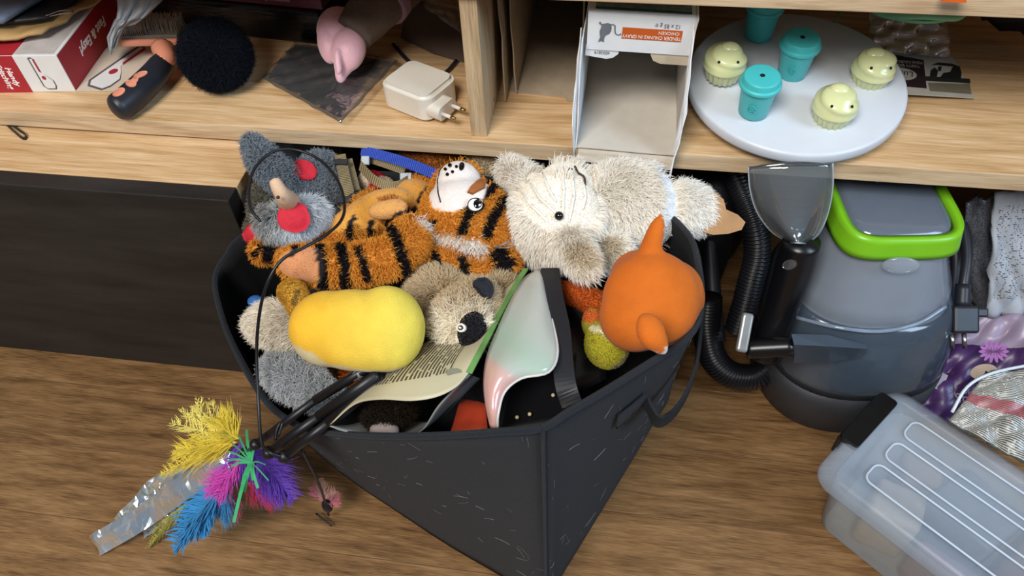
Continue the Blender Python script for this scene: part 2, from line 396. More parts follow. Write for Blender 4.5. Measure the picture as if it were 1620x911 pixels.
def fur(b, n, length, width=.0005, color=None, lay=.5, comb=None, jit=.35, lenf=None, m=None, name='fur', curl=.0, tipk=1.15, seed=1, parent=None, cj=.12):
    rg = np.random.default_rng(seed); T = b.T; V = b.V
    a, c, d = V[T[:, 0]], V[T[:, 1]], V[T[:, 2]]; N = np.cross(c-a, d-a); ar = np.linalg.norm(N, axis=1); N = N/(ar[:, None]+1e-12)
    vis = np.einsum('ij,ij->i', N, (CAM-a)); vis /= np.linalg.norm(CAM-a, axis=1); w = ar*np.where(vis > -.25, 1, .12); w /= w.sum()
    i = rg.choice(len(T), n, p=w); u, v = rg.random(n), rg.random(n); s = u+v > 1; u[s] = 1-u[s]; v[s] = 1-v[s]
    P = a[i]+(c[i]-a[i])*u[:, None]+(d[i]-a[i])*v[:, None]; Nn = N[i]
    L = length*rg.uniform(.6, 1.15, n)
    if lenf is not None:
        L = L*lenf(P); k = L > .0008; P, Nn, L = P[k], Nn[k], L[k]; n = len(P)
    D = rg.normal(0, jit, (n, 3))
    if comb is not None: D = D+(comb(P) if callable(comb) else np.asarray(comb))*lay
    D = D-Nn*np.einsum('ij,ij->i', D, Nn)[:, None]
    d0 = Nn+D*.5; d0 /= np.linalg.norm(d0, axis=1)[:, None]; d1 = Nn*.45+D*1.25+A(0, 0, -.25); d1 /= np.linalg.norm(d1, axis=1)[:, None]
    p1 = P+d0*(L*.5)[:, None]; p2 = p1+d1*(L*.5)[:, None]
    if curl: p2 = p2+rg.normal(0, curl, (n, 3))
    P0 = P-Nn*.0008
    view = CAM-P; view /= np.linalg.norm(view, axis=1)[:, None]
    S = np.cross(d0, view+rg.normal(0, .4, (n, 3))); S /= np.linalg.norm(S, axis=1)[:, None]+1e-9; S = S*(width*rg.uniform(.7, 1.3, n))[:, None]
    VV = np.stack([P0-S, P0+S, p1+S*.8, p1-S*.8, p2], 1).reshape(-1, 3)
    k = np.arange(n)*5
    me = bpy.data.meshes.new(name); org = wloc(parent or b.parent)
    me.vertices.add(5*n); me.vertices.foreach_set('co', (VV-org).astype(np.float32).ravel())
    loops = np.stack([k, k+1, k+2, k+3, k+3, k+2, k+4], 1).ravel(); me.loops.add(7*n); me.loops.foreach_set('vertex_index', loops.astype(np.int32))
    ls = np.stack([np.arange(n)*7, np.arange(n)*7+4], 1).ravel(); me.polygons.add(2*n); me.polygons.foreach_set('loop_start', ls.astype(np.int32))
    me.polygons.foreach_set('use_smooth', np.ones(2*n, dtype=bool)); me.update(calc_edges=True)
    C = (color or b.color)(P); C = C*rg.uniform(1-cj, 1+cj, n)[:, None]
    CC = np.stack([C, C, C, C, C*tipk], 1).reshape(-1, 3).clip(0, 1)
    at_ = me.color_attributes.new('Col', 'FLOAT_COLOR', 'POINT'); at_.data.foreach_set('color', np.c_[CC, np.ones(len(CC))].astype(np.float32).ravel())
    o = bpy.data.objects.new(name, me); COL.objects.link(o); o.parent = parent or b.parent; me.materials.append(m or MATS['fur']); o['kind'] = 'stuff'
    return o
def patch(name, b, px, py, rx, ry, ang, m, off=.003, th=.0015, parent=None, outline=None, rings=4, n=22, dome=0):
    """a piece of felt or plastic lying on the body's skin"""
    a = math.radians(ang); c, nc = hit(b, px, py); V = []; F = []
    if outline is None: outline = [(rx*math.cos(t), ry*math.sin(t)) for t in np.linspace(0, 2*math.pi, n, endpoint=False)]
    n = len(outline)
    def pt(x, y, o_):
        p, q = hit(b, px+x*math.cos(a)-y*math.sin(a), py+x*math.sin(a)+y*math.cos(a)); q = q*.5+nc*.5; return p+q/np.linalg.norm(q)*o_
    for layer, o_ in ((0, off-th), (1, off)):
        V.append(pt(0, 0, o_+(dome if layer else 0)))
        for r in range(1, rings+1):
            for x, y in outline: V.append(pt(x*r/rings, y*r/rings, o_+((dome*(1-(r/rings)**2)) if layer else 0)))
    S = 1+rings*n
    for layer in (0, 1):
        o = layer*S; fl = (lambda f: f) if layer else (lambda f: f[::-1])
        for k in range(n):
            k2 = (k+1) % n; F.append(fl((o, o+1+k2, o+1+k)))
            for r in range(rings-1): q = o+1+r*n; F.append(fl((q+k, q+k2, q+n+k2, q+n+k)))
    q = 1+(rings-1)*n
    for k in range(n): k2 = (k+1) % n; F.append((q+k, q+k2, S+q+k2, S+q+k))
    return mk(name, np.array(V), F, m, parent or b.parent, smooth=True)
def ball(name, p, r, m, parent, sc=(1, 1, 1), R=None, seg=16):
    V, F = g_lathe([(max(1e-4, math.sin(t))*1.0, -math.cos(t)) for t in np.linspace(0, math.pi, seg//2+1)], seg)
    V = V*r*np.asarray(sc)
    if R is not None: V = V@np.asarray(R).T
    return mk(name, V+np.asarray(p), F, m, parent, smooth=True)

# ================================================================== the setting
ZS = .341                       # top of the shelf board
M_oak = wood('oak_shelf', '#a98357', '#cba678', '#dfc09a', along=(1, 20, 20), scale=5, rough=.42)
M_oak_edge = wood('oak_edge', '#a08566', '#bfa482', '#d2bb9b', along=(1, 20, 20), scale=6, rough=.5, knots=False)
M_oak_v = wood('oak_upright', '#8c7458', '#b09674', '#c6ae8c', along=(14, 14, 1), scale=6, rough=.5, knots=False)
M_floor = wood('oak_floor', '#4d351f', '#785836', '#94724c', along=(1, 9, 9), scale=9, rough=.38, knots=False, per_object=True)
M_joint = mat('plank_joint', '#6b4e30', .8)
M_black_lam = mat('black_laminate', '#262321', .5, var=.4, scale=7, bump=.15, bscale=60, stretch=(1, 5, 5))
M_white_edge = mat('white_melamine', '#b9b6ae', .5)
M_wall = mat('dim_wall', '#8d8a86', .9)

fl = box('floor', (0, -.4, -.006), (3.6, 3.4, .010), M_joint, bev=0); fl['kind'] = 'structure'
PW = .0892; V_, F_ = g_box((1.5992, PW-.0008, .008), .0006, 1)
pm = None
for r in range(-17, 8):
    yc = -.137+PW/2+r*PW
    for k in range(3):
        xc = (k-1)*1.6+(r % 2)*.09
        if pm is None:
            pk = mk('plank', V_+A(xc, yc, -.004), F_, M_floor, fl); pk.data.transform(Matrix.Translation(tuple(-(A(xc, yc, -.004)-wloc(fl))))); pm = pk.data
        else:
            pk = bpy.data.objects.new('plank', pm); COL.objects.link(pk); pk.parent = fl
        pk.location = A(xc, yc, -.004)-wloc(fl)
wb = box('wall_back', (0, .47, 1.25), (3.6, .1, 2.5), M_wall, bev=0); wb['kind'] = 'structure'

# ------------------------------------------------------------------ shelf unit
su = thing('shelf_unit', 'light oak shelf unit with an upright divider, full of clutter', 'shelf', (0, .2, 0))
box('shelf_board', (.0, .2, ZS-.0095), (2.2, .4, .019), M_oak, su, bev=.0008)
box('edge_band', (.0, -.0002, ZS-.0095), (2.2, .0014, .0185), M_oak_edge, su, bev=.0003)
box('upper_board', (.0, .2, ZS+.157+.0095), (2.2, .4, .019), M_oak_edge, su, bev=.0008)
dv = box('divider', (.008, .2035, ZS+.0785), (.0165, .392, .157), M_oak_v, su, bev=.0006)
lathe('screw_cap', [(0.0001, 0), (.002, 0), (.002, .0004), (.0012, .0006)], A(.0163, .055, ZS+.012), mat('steel', '#9a9a9a', .3, metal=1), dv, R=ax((0, 0, -1), (1, 0, 0)), seg=12)
box('back_panel', (.0, .408, ZS+.08), (2.2, .012, .35), mat('back_panel', '#3d352d', .8), su, bev=0)
box('leg_panel', (.9, .2, ZS/2-.012), (.018, .38, ZS-.026), M_oak_v, su, bev=.0006)
box('leg_panel', (-.99, .2, ZS/2-.012), (.018, .38, ZS-.026), M_oak_v, su, bev=.0006)

dr = thing('drawer_box', 'pulled-out drawer with a black laminate front and pale oak top strip', 'drawer', (-.6, -.05, 0))
DX0, DX1 = -.97, -.2345
box('front_panel', ((DX0+DX1)/2, -.083, .1605), (DX1-DX0, .0215, .317), M_black_lam, dr, bev=.0012)
box('top_board', ((DX0+DX1)/2+.0, .06, .3115), (DX1-DX0, .262, .014), M_oak, dr, bev=.0008)
box('side_panel', (DX1-.0085, .06, .153), (.016, .262, .3), M_white_edge, dr, bev=.0006)
box('side_panel', (DX0+.0085, .06, .153), (.016, .262, .3), M_white_edge, dr, bev=.0006)

# a flat black elastic loop lying on the drawer's top strip
P = spl([at(x, y, .3200) for x, y in ((-8, 178), (12, 193), (30, 206), (40, 213), (41, 219), (34, 218), (22, 208), (6, 194), (-10, 184))], 6)
M_elastic = mat('black_elastic', '#2a211f', .7)
hb = strap('hair_elastic', P, .0042, .0012, (0, 0, 1), M_elastic); setp(hb, 'flat black elastic loop on the pale drawer top', 'elastic')

# ================================================================== upper left clutter
M_red = mat('box_red', '#a3242e', .45, var=.06); M_card_white = mat('box_white', '#d9d8d6', .5, var=.04); M_cream = mat('box_cream', '#cdbfae', .55, var=.05)
M_ink = mat('grey_ink', '#5c5656', .6); M_redink = mat('red_ink', '#a02a38', .5); M_wtxt = mat('white_print', '#f0e9e4', .5, var=.02)
# sewing machine carton
p0 = at(120, 145, ZS); hx = ax((.089, .010, 0)); X1, Y1 = hx[:, 0], hx[:, 1]
hb_ = .047; wbx, dbx = .24, .155
sb = thing('sewing_machine_carton', 'red and white carton with a small stitching machine printed on it', 'carton', p0)
C0 = p0-X1*wbx/2+Y1*dbx/2
box('carton_body', C0+A(0, 0, hb_/2), (wbx, dbx, hb_), M_card_white, sb, R=hx, bev=.0008)
fr = ax(X1, -Y1)          # local x along the face, y up, z out of the front
def Rf(x, n):             # columns x, y=n cross x, z=n
    x = np.array(x, float)/np.linalg.norm(x); n = np.array(n, float)/np.linalg.norm(n); y = np.cross(n, x); return np.array([x, y, n]).T
Rfront = Rf(X1, -Y1); Rright = Rf(Y1, X1); Rtop = Rf(X1, (0, 0, 1))
poly('red_print', [(-.16, 0), (-.0505, 0), (-.0505, hb_), (-.16, hb_)], .0003, p0-Y1*.0001, Rfront, M_red, sb)
poly('red_print', [(.001, .001), (dbx-.001, .001), (dbx-.001, hb_-.001), (.001, hb_-.001)], .0003, p0+X1*.0001, Rright, M_red, sb)
poly('red_print', [(-.2, .001), (-.0505, .001), (-.0505, dbx-.002), (-.2, dbx-.002)], .0003, p0+A(0, 0, hb_+.0001), Rtop, M_red, sb)
poly('grey_print', [(-.0495, .003), (-.004, .003), (-.004, dbx-.002), (-.0495, dbx-.002)], .0003, p0+A(0, 0, hb_+.0001), Rtop, mat('pale_print', '#b9b2b0', .5), sb)
def sewing_art(c, R, s, par):
    o = [(-.03, -.011), (-.031, -.006), (-.027, -.003), (-.002, -.003), (.004, .004), (.012, .011), (.022, .011), (.028, .008), (.028, -.006), (.022, -.011)]
    poly('machine_outline', [(x*s, y*s) for x, y in o], .0003, c, R, M_ink, par)
    o2 = [(x*.93*s, y*.88*s) for x, y in o]; poly('machine_print', o2, .0005, c, R, M_card_white, par)
    poly('machine_dial', ell(.0037*s, .0032*s, 14, .006*s, -.002*s), .0007, c, R, M_redink, par)
    poly('machine_arm', [(-.028*s, -.0045*s), (-.006*s, -.0045*s), (-.004*s, -.0022*s), (-.028*s, -.0022*s)], .0007, c, R, M_redink, par)
    poly('machine_shade', [(-.03*s, -.0108*s), (.022*s, -.0108*s), (.022*s, -.0088*s), (-.03*s, -.0088*s)], .0007, c, R, M_ink, par)
Rv = Rfront@np.array([[0, 1, 0], [-1, 0, 0], [0, 0, 1.]])
sewing_art(p0-X1*.026+A(0, 0, .0235)-Y1*.0003, Rv, .70, sb)
text('lettering', 'Handy\nStitching', .0092, p0-X1*.068+A(0, 0, .021)-Y1*.0006, Rv, M_wtxt, sb, shear=.15, bold=.0002)
text('lettering', 'Fast & Easy!', .0150, p0+X1*.0006+Y1*.078+A(0, 0, .026), Rright@np.diag([-1, -1, 1.]), M_wtxt, sb, shear=.2, bold=.0004)
# its opened flap lies on the shelf
fa = p0+X1*.0008+A(0, 0, .0006)
flp = poly('flap', [(0, 0), (.075, -.001), (.112, .085), (.05, .095), (0, .09)], .0007, fa, Rtop, M_cream, sb)
fd_ = at(228, 88, ZS)-at(160, 136, ZS); sewing_art(at(192, 108, ZS+.0016), Rf(-fd_, (0, 0, 1)), 1.55, sb)

# pile on the carton
zt = ZS+hb_
def pile(name, px, z, th, m, label, cat, wob=0, seed=1, nu=10, nv=10, **k):
    G = quadgrid(*[at(x, y, z) for x, y in px], nu, nv, wob, seed); o = sheet(name, G, th, m, **k); setp(o, label, cat); return o
pile('kraft_envelope', ((-120, 78), (68, 57), (172, -8), (-60, -50)), zt+.0075, .0035, mat('kraft', '#b08e5c', .7, bump=.5, bscale=40), 'creased brown kraft envelope lying on the red carton', 'envelope', .0016, 4)
pile('black_folder', ((-120, 55), (75, 30), (138, -12), (-60, -60)), zt+.016, .004, mat('folder_black', '#23262c', .45), 'black folder with a metal clip on the kraft envelope', 'folder', .0006, 5)
pb = pile('grey_pad', ((-120, 40), (2, 34), (95, -22), (-60, -70)), zt+.026, .006, mat('pad_grey', '#76869e', .4), 'blue-grey flat pad on top of the black folder', 'pad')
P = spl([at(x, y, zt+.0205) for x, y in ((72, 25), (95, 17), (113, 16), (112, 20), (95, 22), (78, 26))], 5)
cl = tube('wire_clip', P, .0007, mat('steel'), seg=6); setp(cl, 'thin bright wire clip on the edge of the black folder', 'clip')

# white plastic bag, crumpled, tail hanging to the shelf
M_wbag = mat('white_plastic', '#d3dde6', .3, var=.08, scale=30, bump=.3, bscale=90, alpha=.9)
rows = []
bagpx = [((185, 262), -20, .075), ((186, 256), 0, .07), ((186, 246), 14, .062), ((184, 232), 26, .055), ((180, 214), 36, .048), ((174, 196), 46, .036), ((169, 189), 60, .022), ((171, 183), 74, .012), ((174, 178), 84, .004)]
rg = np.random.default_rng(3)
for (x0, x1), y, dz in bagpx:
    rows.append([at(x0+(x1-x0)*t, y+3*math.sin(t*9+y), ZS+.012+dz+.008*math.sin(t*math.pi)+.0025*math.sin(t*23+y*.5)) for t in np.linspace(0, 1, 22)])
pbag = sheet('plastic_bag', rows, .0006, M_wbag); setp(pbag, 'crumpled pale plastic bag hanging beside the red carton', 'bag')
Gp = np.array(rows)

# slicker brush
M_peach = mat('peach_plastic', '#d88d72', .35, var=.03); M_blackrub = mat('black_rubber', '#20222a', .42, var=.05)
bl = at(230, 118, ZS)
br = thing('slicker_brush', 'peach and black slicker brush with wire bristles', 'brush', bl)
a0, a1 = at(190, 70, ZS+.030), at(284, 68, ZS+.030)
bx = (a1-a0)/np.linalg.norm(a1-a0); bw = np.linalg.norm(a1-a0); bn = A(-.05, .12, .99); Rb = ax(bx, bn)
bc = (a0+a1)/2+Rb[:, 1]*.020
hd = box('brush_head', bc, (bw, .040, .008), M_peach, br, R=Rb, bev=.003, seg=3, smooth=False)
box('bristle_pad', bc+Rb[:, 2]*.006, (bw*.94, .032, .004), mat('pad_grey_rubber', '#6d675f', .7), br, R=Rb, bev=.001)
V = []; F = []
for i in range(26):
    for j in range(9):
        q = bc+Rb[:, 0]*(i/25-.5)*bw*.9+Rb[:, 1]*(j/8-.5)*.029+Rb[:, 2]*.008; d = Rb[:, 2]*.011+Rb[:, 1]*random.uniform(-.001, .002)+Rb[:, 0]*random.uniform(-.0012, .0012)
        v, f = g_tube([q, q+d, q+d+Rb[:, 2]*.003+Rb[:, 1]*.003], .00032, 4); F += [[a+len(V) for a in ff] for ff in f]; V += v.tolist()
bz = mk('bristles', np.array(V), F, mat('wire', '#b9b0a0', .35, metal=.6), br); bz['kind'] = 'stuff'
nk = spl([at(255, 74, ZS+.03), at(262, 92, ZS+.026), at(250, 112, ZS+.021)], 6)
tube('neck', nk, np.linspace(.0115, .0105, len(nk)), M_peach, br, seg=16)
hp = spl([at(260, 98, ZS+.022), at(243, 120, ZS+.020), at(215, 148, ZS+.018), at(190, 168, ZS+.0165), at(178, 176, ZS+.0160)], 12)
hr = np.interp(np.linspace(0, 1, len(hp)), [0, .1, .5, .78, .88, .94, .98, 1], [.0125, .0142, .0155, .0148, .0130, .0105, .0065, .001])
hd_ = tube('handle', hp, hr, M_blackrub, br, seg=18)
bb_ = Body(); vv, ff = g_tube(hp, hr, 18); bb_.V = vv; bb_.bvh = BVHTree.FromPolygons([tuple(p) for p in vv], ff); bb_.parent = br
patch('thumb_grip', bb_, 188, 146, 11, 6, -28, M_peach, off=.0012, parent=br)
patch('thumb_grip', bb_, 212, 128, 10, 5, -52, M_peach, off=.0014, parent=br); patch('thumb_grip', bb_, 222, 118, 12, 4.5, -20, M_peach, off=.0014, parent=br); patch('thumb_grip', bb_, 207, 132, 9, 6, 10, M_peach, off=.0013, parent=br)

def fur_mat():
    m = bpy.data.materials.new('fur_fibre'); m.use_nodes = True; nt = m.node_tree; nt.nodes.remove(nt.nodes['Principled BSDF']); out = nt.nodes['Material Output']
    at_ = nt.nodes.new('ShaderNodeAttribute'); at_.attribute_name = 'Col'; d = nt.nodes.new('ShaderNodeBsdfDiffuse'); t = nt.nodes.new('ShaderNodeBsdfTranslucent'); mx = nt.nodes.new('ShaderNodeMixShader'); mx.inputs[0].default_value = .42
    for n in (d, t): nt.links.new(at_.outputs['Color'], n.inputs['Color'])
    nt.links.new(d.outputs[0], mx.inputs[1]); nt.links.new(t.outputs[0], mx.inputs[2]); nt.links.new(mx.outputs[0], out.inputs[0]); return m
MATS['fur'] = fur_mat()
M_skin = mat('plush_skin', rough=.9, var=.06, scale=200, attr='Col', bump=.4, bscale=700, sheen=.2, spec=.15)
solid = lambda h: (lambda P: np.tile(np.array(lin(h)), (len(P), 1)))
# black fur ball
pomc = at(341, 87, ZS+.040)
pt_ = thing('fur_pompom', 'round black fur pompom resting on the oak shelf', 'pompom', (pomc[0], pomc[1], ZS))
pbod = blob('core', [(pomc, np.eye(3), A(.034, .034, .033))], pt_, M_skin); paint(pbod, solid('#20242c'))
fur(pbod, 14000, .012, .0003, jit=.75, seed=3)

# black shrink-wrapped pack with a maroon box on it
M_bwrap = mat('black_wrap', '#121114', .22, var=.2, scale=20, bump=.6, bscale=18, stretch=(1, 4, 6))
q0, q1 = at(300, 60, ZS), at(498, 84, ZS)
wp = box('wrapped_pack', (q0+q1)/2+A(-.004, .06, .0225), (.21, .09, .045), M_bwrap, R=ax(q1-q0), bev=.006, seg=3, smooth=True); setp(wp, 'glossy black shrink-wrapped pack behind the fur pompom', 'pack')
M_mar = mat('maroon', '#5a2136', .45, var=.05)
mc = (q0+q1)/2+A(.018, .056, .045+.0185); mx_ = ax(q1-q0+A(0, .004, 0))
mb = thing('maroon_box', 'dark maroon carton with a line of small pale print', 'carton', mc-A(0, 0, .018))
box('carton_body', mc, (.17, .08, .036), M_mar, mb, R=mx_, bev=.001)
text('lettering', 'Scheme of Kiss and Kuss - original, sensations', .0058, mc-mx_[:, 1]*.0404+A(0, 0, -.0095), Rf(mx_[:, 0], -mx_[:, 1]), mat('pale_lettering', '#bda9ac', .5), mb, sx=.85)
# dark pack with faint print behind the brush
db = box('dark_carton', at(300, 22, ZS+.02)+A(-.03, .06, .025), (.09, .05, .09), mat('dark_plum', '#33202c', .5), R=ax((1, .1, 0)), bev=.001); setp(db, 'dark plum carton behind the black pompom and brush', 'carton')

# pink satin plush foot with a brown cloth leg
M_satin = mat('pink_satin', '#d3a3ad', .5, var=.06, scale=25, bump=.6, bscale=60, sheen=.5)
M_brown = mat('brown_cloth', '#5f5249', .8, bump=.4, bscale=300); M_mauve = mat('mauve_cloth', '#8f7488', .7)
fc = at(530, 120, ZS)
ft = thing('plush_foot', 'pink satin plush foot with a brown cloth cuff and mauve band', 'plush toy', fc)
E_ = [el(537, 50, ZS+.052, 36, 40, -15, 26), el(552, 78, ZS+.046, 27, 36, 12, 22), el(520, 66, ZS+.048, 18, 36, -8, 18), el(541, 108, ZS+.032, 11, 24, 8, 11), el(545, 95, ZS+.038, 17, 28, 10, 14)]
pf = blob('foot', E_+[el(535, 98, ZS+.046, 6, 22, -4, 8)], ft, M_satin, voxel=.002, smooth=2)
leg = spl([at(560, 52, ZS+.06), at(580, 28, ZS+.068), at(604, 4, ZS+.078), at(640, -30, ZS+.085)], 6)
tube('cuff', leg, np.interp(np.linspace(0, 1, len(leg)), [0, .3, 1], [.021, .025, .027]), M_brown, ft, seg=20)
lb = spl([at(607, 6, ZS+.078), at(618, -8, ZS+.081)], 4); tube('band', lb, .0272, M_mauve, ft, seg=20)

# black cloth pouch in a clear bag
M_clear = film_mat('clear_film')
M_cloth_b = mat('black_cloth', '#17171c', .6, bump=.3, bscale=200)
pc = at(515, 140, ZS)
pu = thing('black_pouch', 'flat black pouch sealed in a clear plastic bag under the pink foot', 'pouch', pc)
G = quadgrid(at(424, 122, ZS+.003), at(536, 184, ZS+.003), at(602, 98, ZS+.003), at(468, 74, ZS+.003), 16, 12, .0003, 8)
sheet('pouch', G, .005, M_cloth_b, pu)
G = quadgrid(at(414, 124, ZS+.0105), at(540, 196, ZS+.0085), at(630, 96, ZS+.012), at(468, 66, ZS+.012), 26, 22, .0008, 9, 6)
sheet('clear_bag', G, .0003, M_clear, pu)

# charger
M_wpl = mat('white_plastic_gloss', '#d6d0c4', .38, var=.02)
ch = thing('power_adapter', 'white square charger with a two-pin plug beside the divider', 'charger', at(670, 160, ZS))
ca, cb_ = at(618, 168, ZS), at(700, 193, ZS)
Rc = ax(at(688, 191, ZS)-at(616, 162, ZS)); cc = at(664, 143, ZS+.0165)
V, F = g_poly(rrect(.066, .056, .013, 6), .032)
bm = bmesh.new(); vs = [bm.verts.new(v) for v in V]; [bm.faces.new([vs[i] for i in f]) for f in F]; bm.normal_update()
bmesh.ops.bevel(bm, geom=[e for e in bm.edges if abs(e.verts[0].co.z-e.verts[1].co.z) < 1e-6], offset=.004, segments=3, affect='EDGES'); V, F = bm_out(bm)
mk('charger_body', (V-A(0, 0, .016))@Rc.T+A(*cc), F, M_wpl, ch, smooth=False)
pg = poly('plug_block', rrect(.030, .0165, .007, 5), .019, cc+Rc[:, 0]*.026-Rc[:, 1]*.010-A(0, 0, .002), Rf(Rc[:, 1], Rc[:, 0]), M_wpl, ch)
for s in (-1, 1):
    b0 = cc+Rc[:, 0]*.045-Rc[:, 1]*(.010+s*.0085)-A(0, 0, .002)
    pn = tube('pin', [b0, b0+Rc[:, 0]*.011], .0021, M_wpl, ch, seg=10); tube('pin_tip', [b0+Rc[:, 0]*.011, b0+Rc[:, 0]*.0165], .0020, mat('brass', '#b9a06a', .3, metal=1), pn, seg=10)

# dark cardboard box corner behind the charger, clear film over it, black cable
M_dcard = mat('dark_card', '#55453a', .75)
V = [at(634, 62, ZS+.006), at(735, 112, ZS+.006), at(735, 10, ZS+.045), at(640, -6, ZS+.06)]
G = quadgrid(at(636, 60, ZS+.004), aty(738, 112, .135), at(738, 20, ZS+.035), at(645, -5, ZS+.045), 8, 8, .0006, 2)
dc = sheet('cardboard_sleeve', G, .003, M_dcard); setp(dc, 'dark brown cardboard sleeve leaning behind the white charger', 'cardboard')
G = quadgrid(at(668, 10, ZS+.055), at(730, 55, ZS+.03), at(738, 0, ZS+.055), at(680, -25, ZS+.07), 12, 12, .002, 12, 5)
cf = sheet('clear_wrapper', G, .0003, M_clear); setp(cf, 'crinkled clear wrapper against the divider at the top', 'wrapper')
P = spl([at(622, 70, ZS+.003), at(650, 100, ZS+.003), at(690, 120, ZS+.003), at(708, 112, ZS+.003), at(722, 96, ZS+.004)], 6)
cbk = tube('black_cable', P, .0022, M_blackrub, seg=8); setp(cbk, 'black cable running behind the white charger', 'cable')

# ================================================================== middle
M_kcard = mat('grey_brown_card', '#a1907a', .75, var=.08, bump=.15); M_kcard_d = M_kcard
cbx = thing('brown_carton', 'opened grey-brown cardboard carton lying between divider and white box', 'carton', (.06, .15, ZS))
BX0, BX1, BY0, BY1, BZ1 = .026, .106, .098, .36, ZS+.125
sheet('bottom_panel', quadgrid((BX0, BY0-.010, ZS+.001), (BX1, BY0-.016, ZS+.001), (BX1, BY1, ZS+.001), (BX0, BY1, ZS+.001), 6, 6), .0014, M_kcard, cbx, smooth=False)
sheet('side_panel', quadgrid((BX0, BY0-.03, ZS+.002), (BX0-.0, BY1, ZS+.002), (BX0-.003, BY1, BZ1), (BX0-.004, BY0-.02, BZ1), 6, 6, .0008, 3), .0014, M_kcard, cbx, smooth=False)
sheet('side_panel', quadgrid((BX0+.009, BY0-.014, ZS+.002), (BX0+.007, BY1, ZS+.002), (BX0+.006, BY1, BZ1), (BX0+.004, BY0-.0, BZ1), 6, 6, .0006, 6), .0014, M_kcard, cbx, smooth=False)
sheet('side_panel', quadgrid((BX1, BY0-.012, ZS+.002), (BX1, BY1, ZS+.002), (BX1, BY1, BZ1), (BX1, BY0, BZ1), 5, 5), .0014, M_kcard, cbx, smooth=False)
sheet('back_panel', quadgrid((BX0, BY1, ZS+.002), (BX1, BY1, ZS+.002), (BX1, BY1, BZ1), (BX0, BY1, BZ1), 4, 4), .0014, M_kcard, cbx, smooth=False)
sheet('top_panel', quadgrid((BX0, BY0, BZ1+.001), (BX1, BY0, BZ1+.001), (BX1, BY1, BZ1+.001), (BX0, BY1, BZ1+.001), 4, 4), .0014, M_kcard, cbx, smooth=False)
poly('front_flap', [(.0, 0), (BX1-.022, 0), (BX1-.022, -.012), (BX1-.044, -.014), (BX1-.048, -.007), (.03, -.005), (0, -.001)], .0013, (BX0+.006, BY0-.008, ZS+.0005), np.eye(3), M_kcard, cbx)

# white cat-food carton, open end to the front
M_cin = mat('card_inside', '#c4bbae', .7, var=.04); M_cw = mat('card_white_out', '#dfe1e3', .45, var=.03)
M_or = mat('orange_print', '#c25a20', .5, var=.03); M_gr = mat('green_print', '#2f5a3c', .5); M_gry = mat('grey_print_cat', '#6b7077', .5)
CX0, CX1, CY1, CZ1 = .1095, .2095, .20, ZS+.134
cf_ = thing('cat_food_carton', 'white cat food carton with its open end over the shelf edge', 'carton', (.16, .08, ZS))
def panel(name, a, b, c, d, m=M_cin, th=.0011, n=5, wob=.0004, seed=1): return sheet(name, quadgrid(a, b, c, d, n, n, wob, seed), th, m, cf_, smooth=False)
panel('bottom_panel', (CX0, -.002, ZS+.001), (CX1, -.006, ZS+.001), (CX1, CY1, ZS+.001), (CX0, CY1, ZS+.001))
panel('side_panel', (CX0, -.003, ZS+.001), (CX0, CY1, ZS+.001), (CX0+.003, CY1, CZ1), (CX0+.001, .012, CZ1-.022), mat('card_wall_cool_lit', '#d8dde2', .55), seed=4)  # left wall: bluish side light put into its colour
panel('side_panel', (CX1, .0, ZS+.001), (CX1, CY1, ZS+.001), (CX1-.001, CY1, CZ1), (CX1+.001, .02, CZ1), seed=5)
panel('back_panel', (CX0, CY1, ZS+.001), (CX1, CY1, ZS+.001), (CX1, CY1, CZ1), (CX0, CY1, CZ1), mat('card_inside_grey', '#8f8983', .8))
panel('top_panel', aty(931, 19, .0205), aty(1106, 30, .0225), (CX1+.004, CY1, CZ1+.002), (CX0+.004, CY1, CZ1), M_cw, wob=0)
panel('front_lip', (CX0+.003, -.004, ZS+.0015), (CX1-.001, -.008, ZS+.0015), (CX1-.003, -.0145, ZS-.010), (CX0+.001, -.0095, ZS-.010), mat('card_lip', '#b5aa9b', .65))
sheet('side_flap', quadgrid((CX1+.0012, .022, CZ1-.004), (CX1+.0012, .012, ZS+.004), (CX1-.004, -.022, ZS-.026), (CX1+.004, -.006, ZS+.052), 6, 6, .0008, 2), .001, M_cw, cf_, smooth=False)
sheet('side_flap', quadgrid((CX0+.0, .018, CZ1-.012), (CX0-.0005, -.0035, ZS-.016), (CX0-.0035, -.0065, ZS+.03), (CX0-.0035, .004, ZS+.065), 5, 5, .0005, 3), .001, M_cw, cf_, smooth=False)
# printed front flap hanging from the top
fa_, fb_ = aty(931, 19, .020), aty(1106, 30, .022)
fx = (fb_-fa_)/np.linalg.norm(fb_-fa_); fwid = np.linalg.norm(fb_-fa_); fdn = A(.0, .10, -1); fdn -= fx*np.dot(fx, fdn); fdn /= np.linalg.norm(fdn)
fn = np.cross(fx, -fdn); Rp = np.array([fx, -fdn, fn]).T; Ru = Rp@np.diag([-1, -1, 1.])
FH = .039
poly('front_flap', [(0, .0), (fwid, 0), (fwid-.002, -FH), (.001, -FH)], .001, fa_, Rp, M_cw, cf_)
fo = fa_+fn*.0012
poly('tab', [(.0, -FH+.004), (.031, -FH+.004), (.031, -FH-.004), (.026, -FH-.009), (.02, -FH-.0105), (0, -FH-.008)], .001, fa_-fn*.0013, Rp, M_cw, cf_)
poly('tab', [(fwid-.0, -FH+.004), (fwid-.037, -FH+.004), (fwid-.037, -FH-.003), (fwid-.034, -FH-.009), (fwid-.027, -FH-.012), (fwid, -FH-.012)], .001, fa_-fn*.0013, Rp, mat('card_beige', '#c3b69f', .6), cf_)
def fp(u, v): return fo+fx*u+fdn*v
ob_ = poly('orange_label', [(.032, -.0125), (fwid-.012, -.0125), (fwid-.012, -.0245), (.032, -.0245)], .0002, fo, Rp, M_or, cf_)
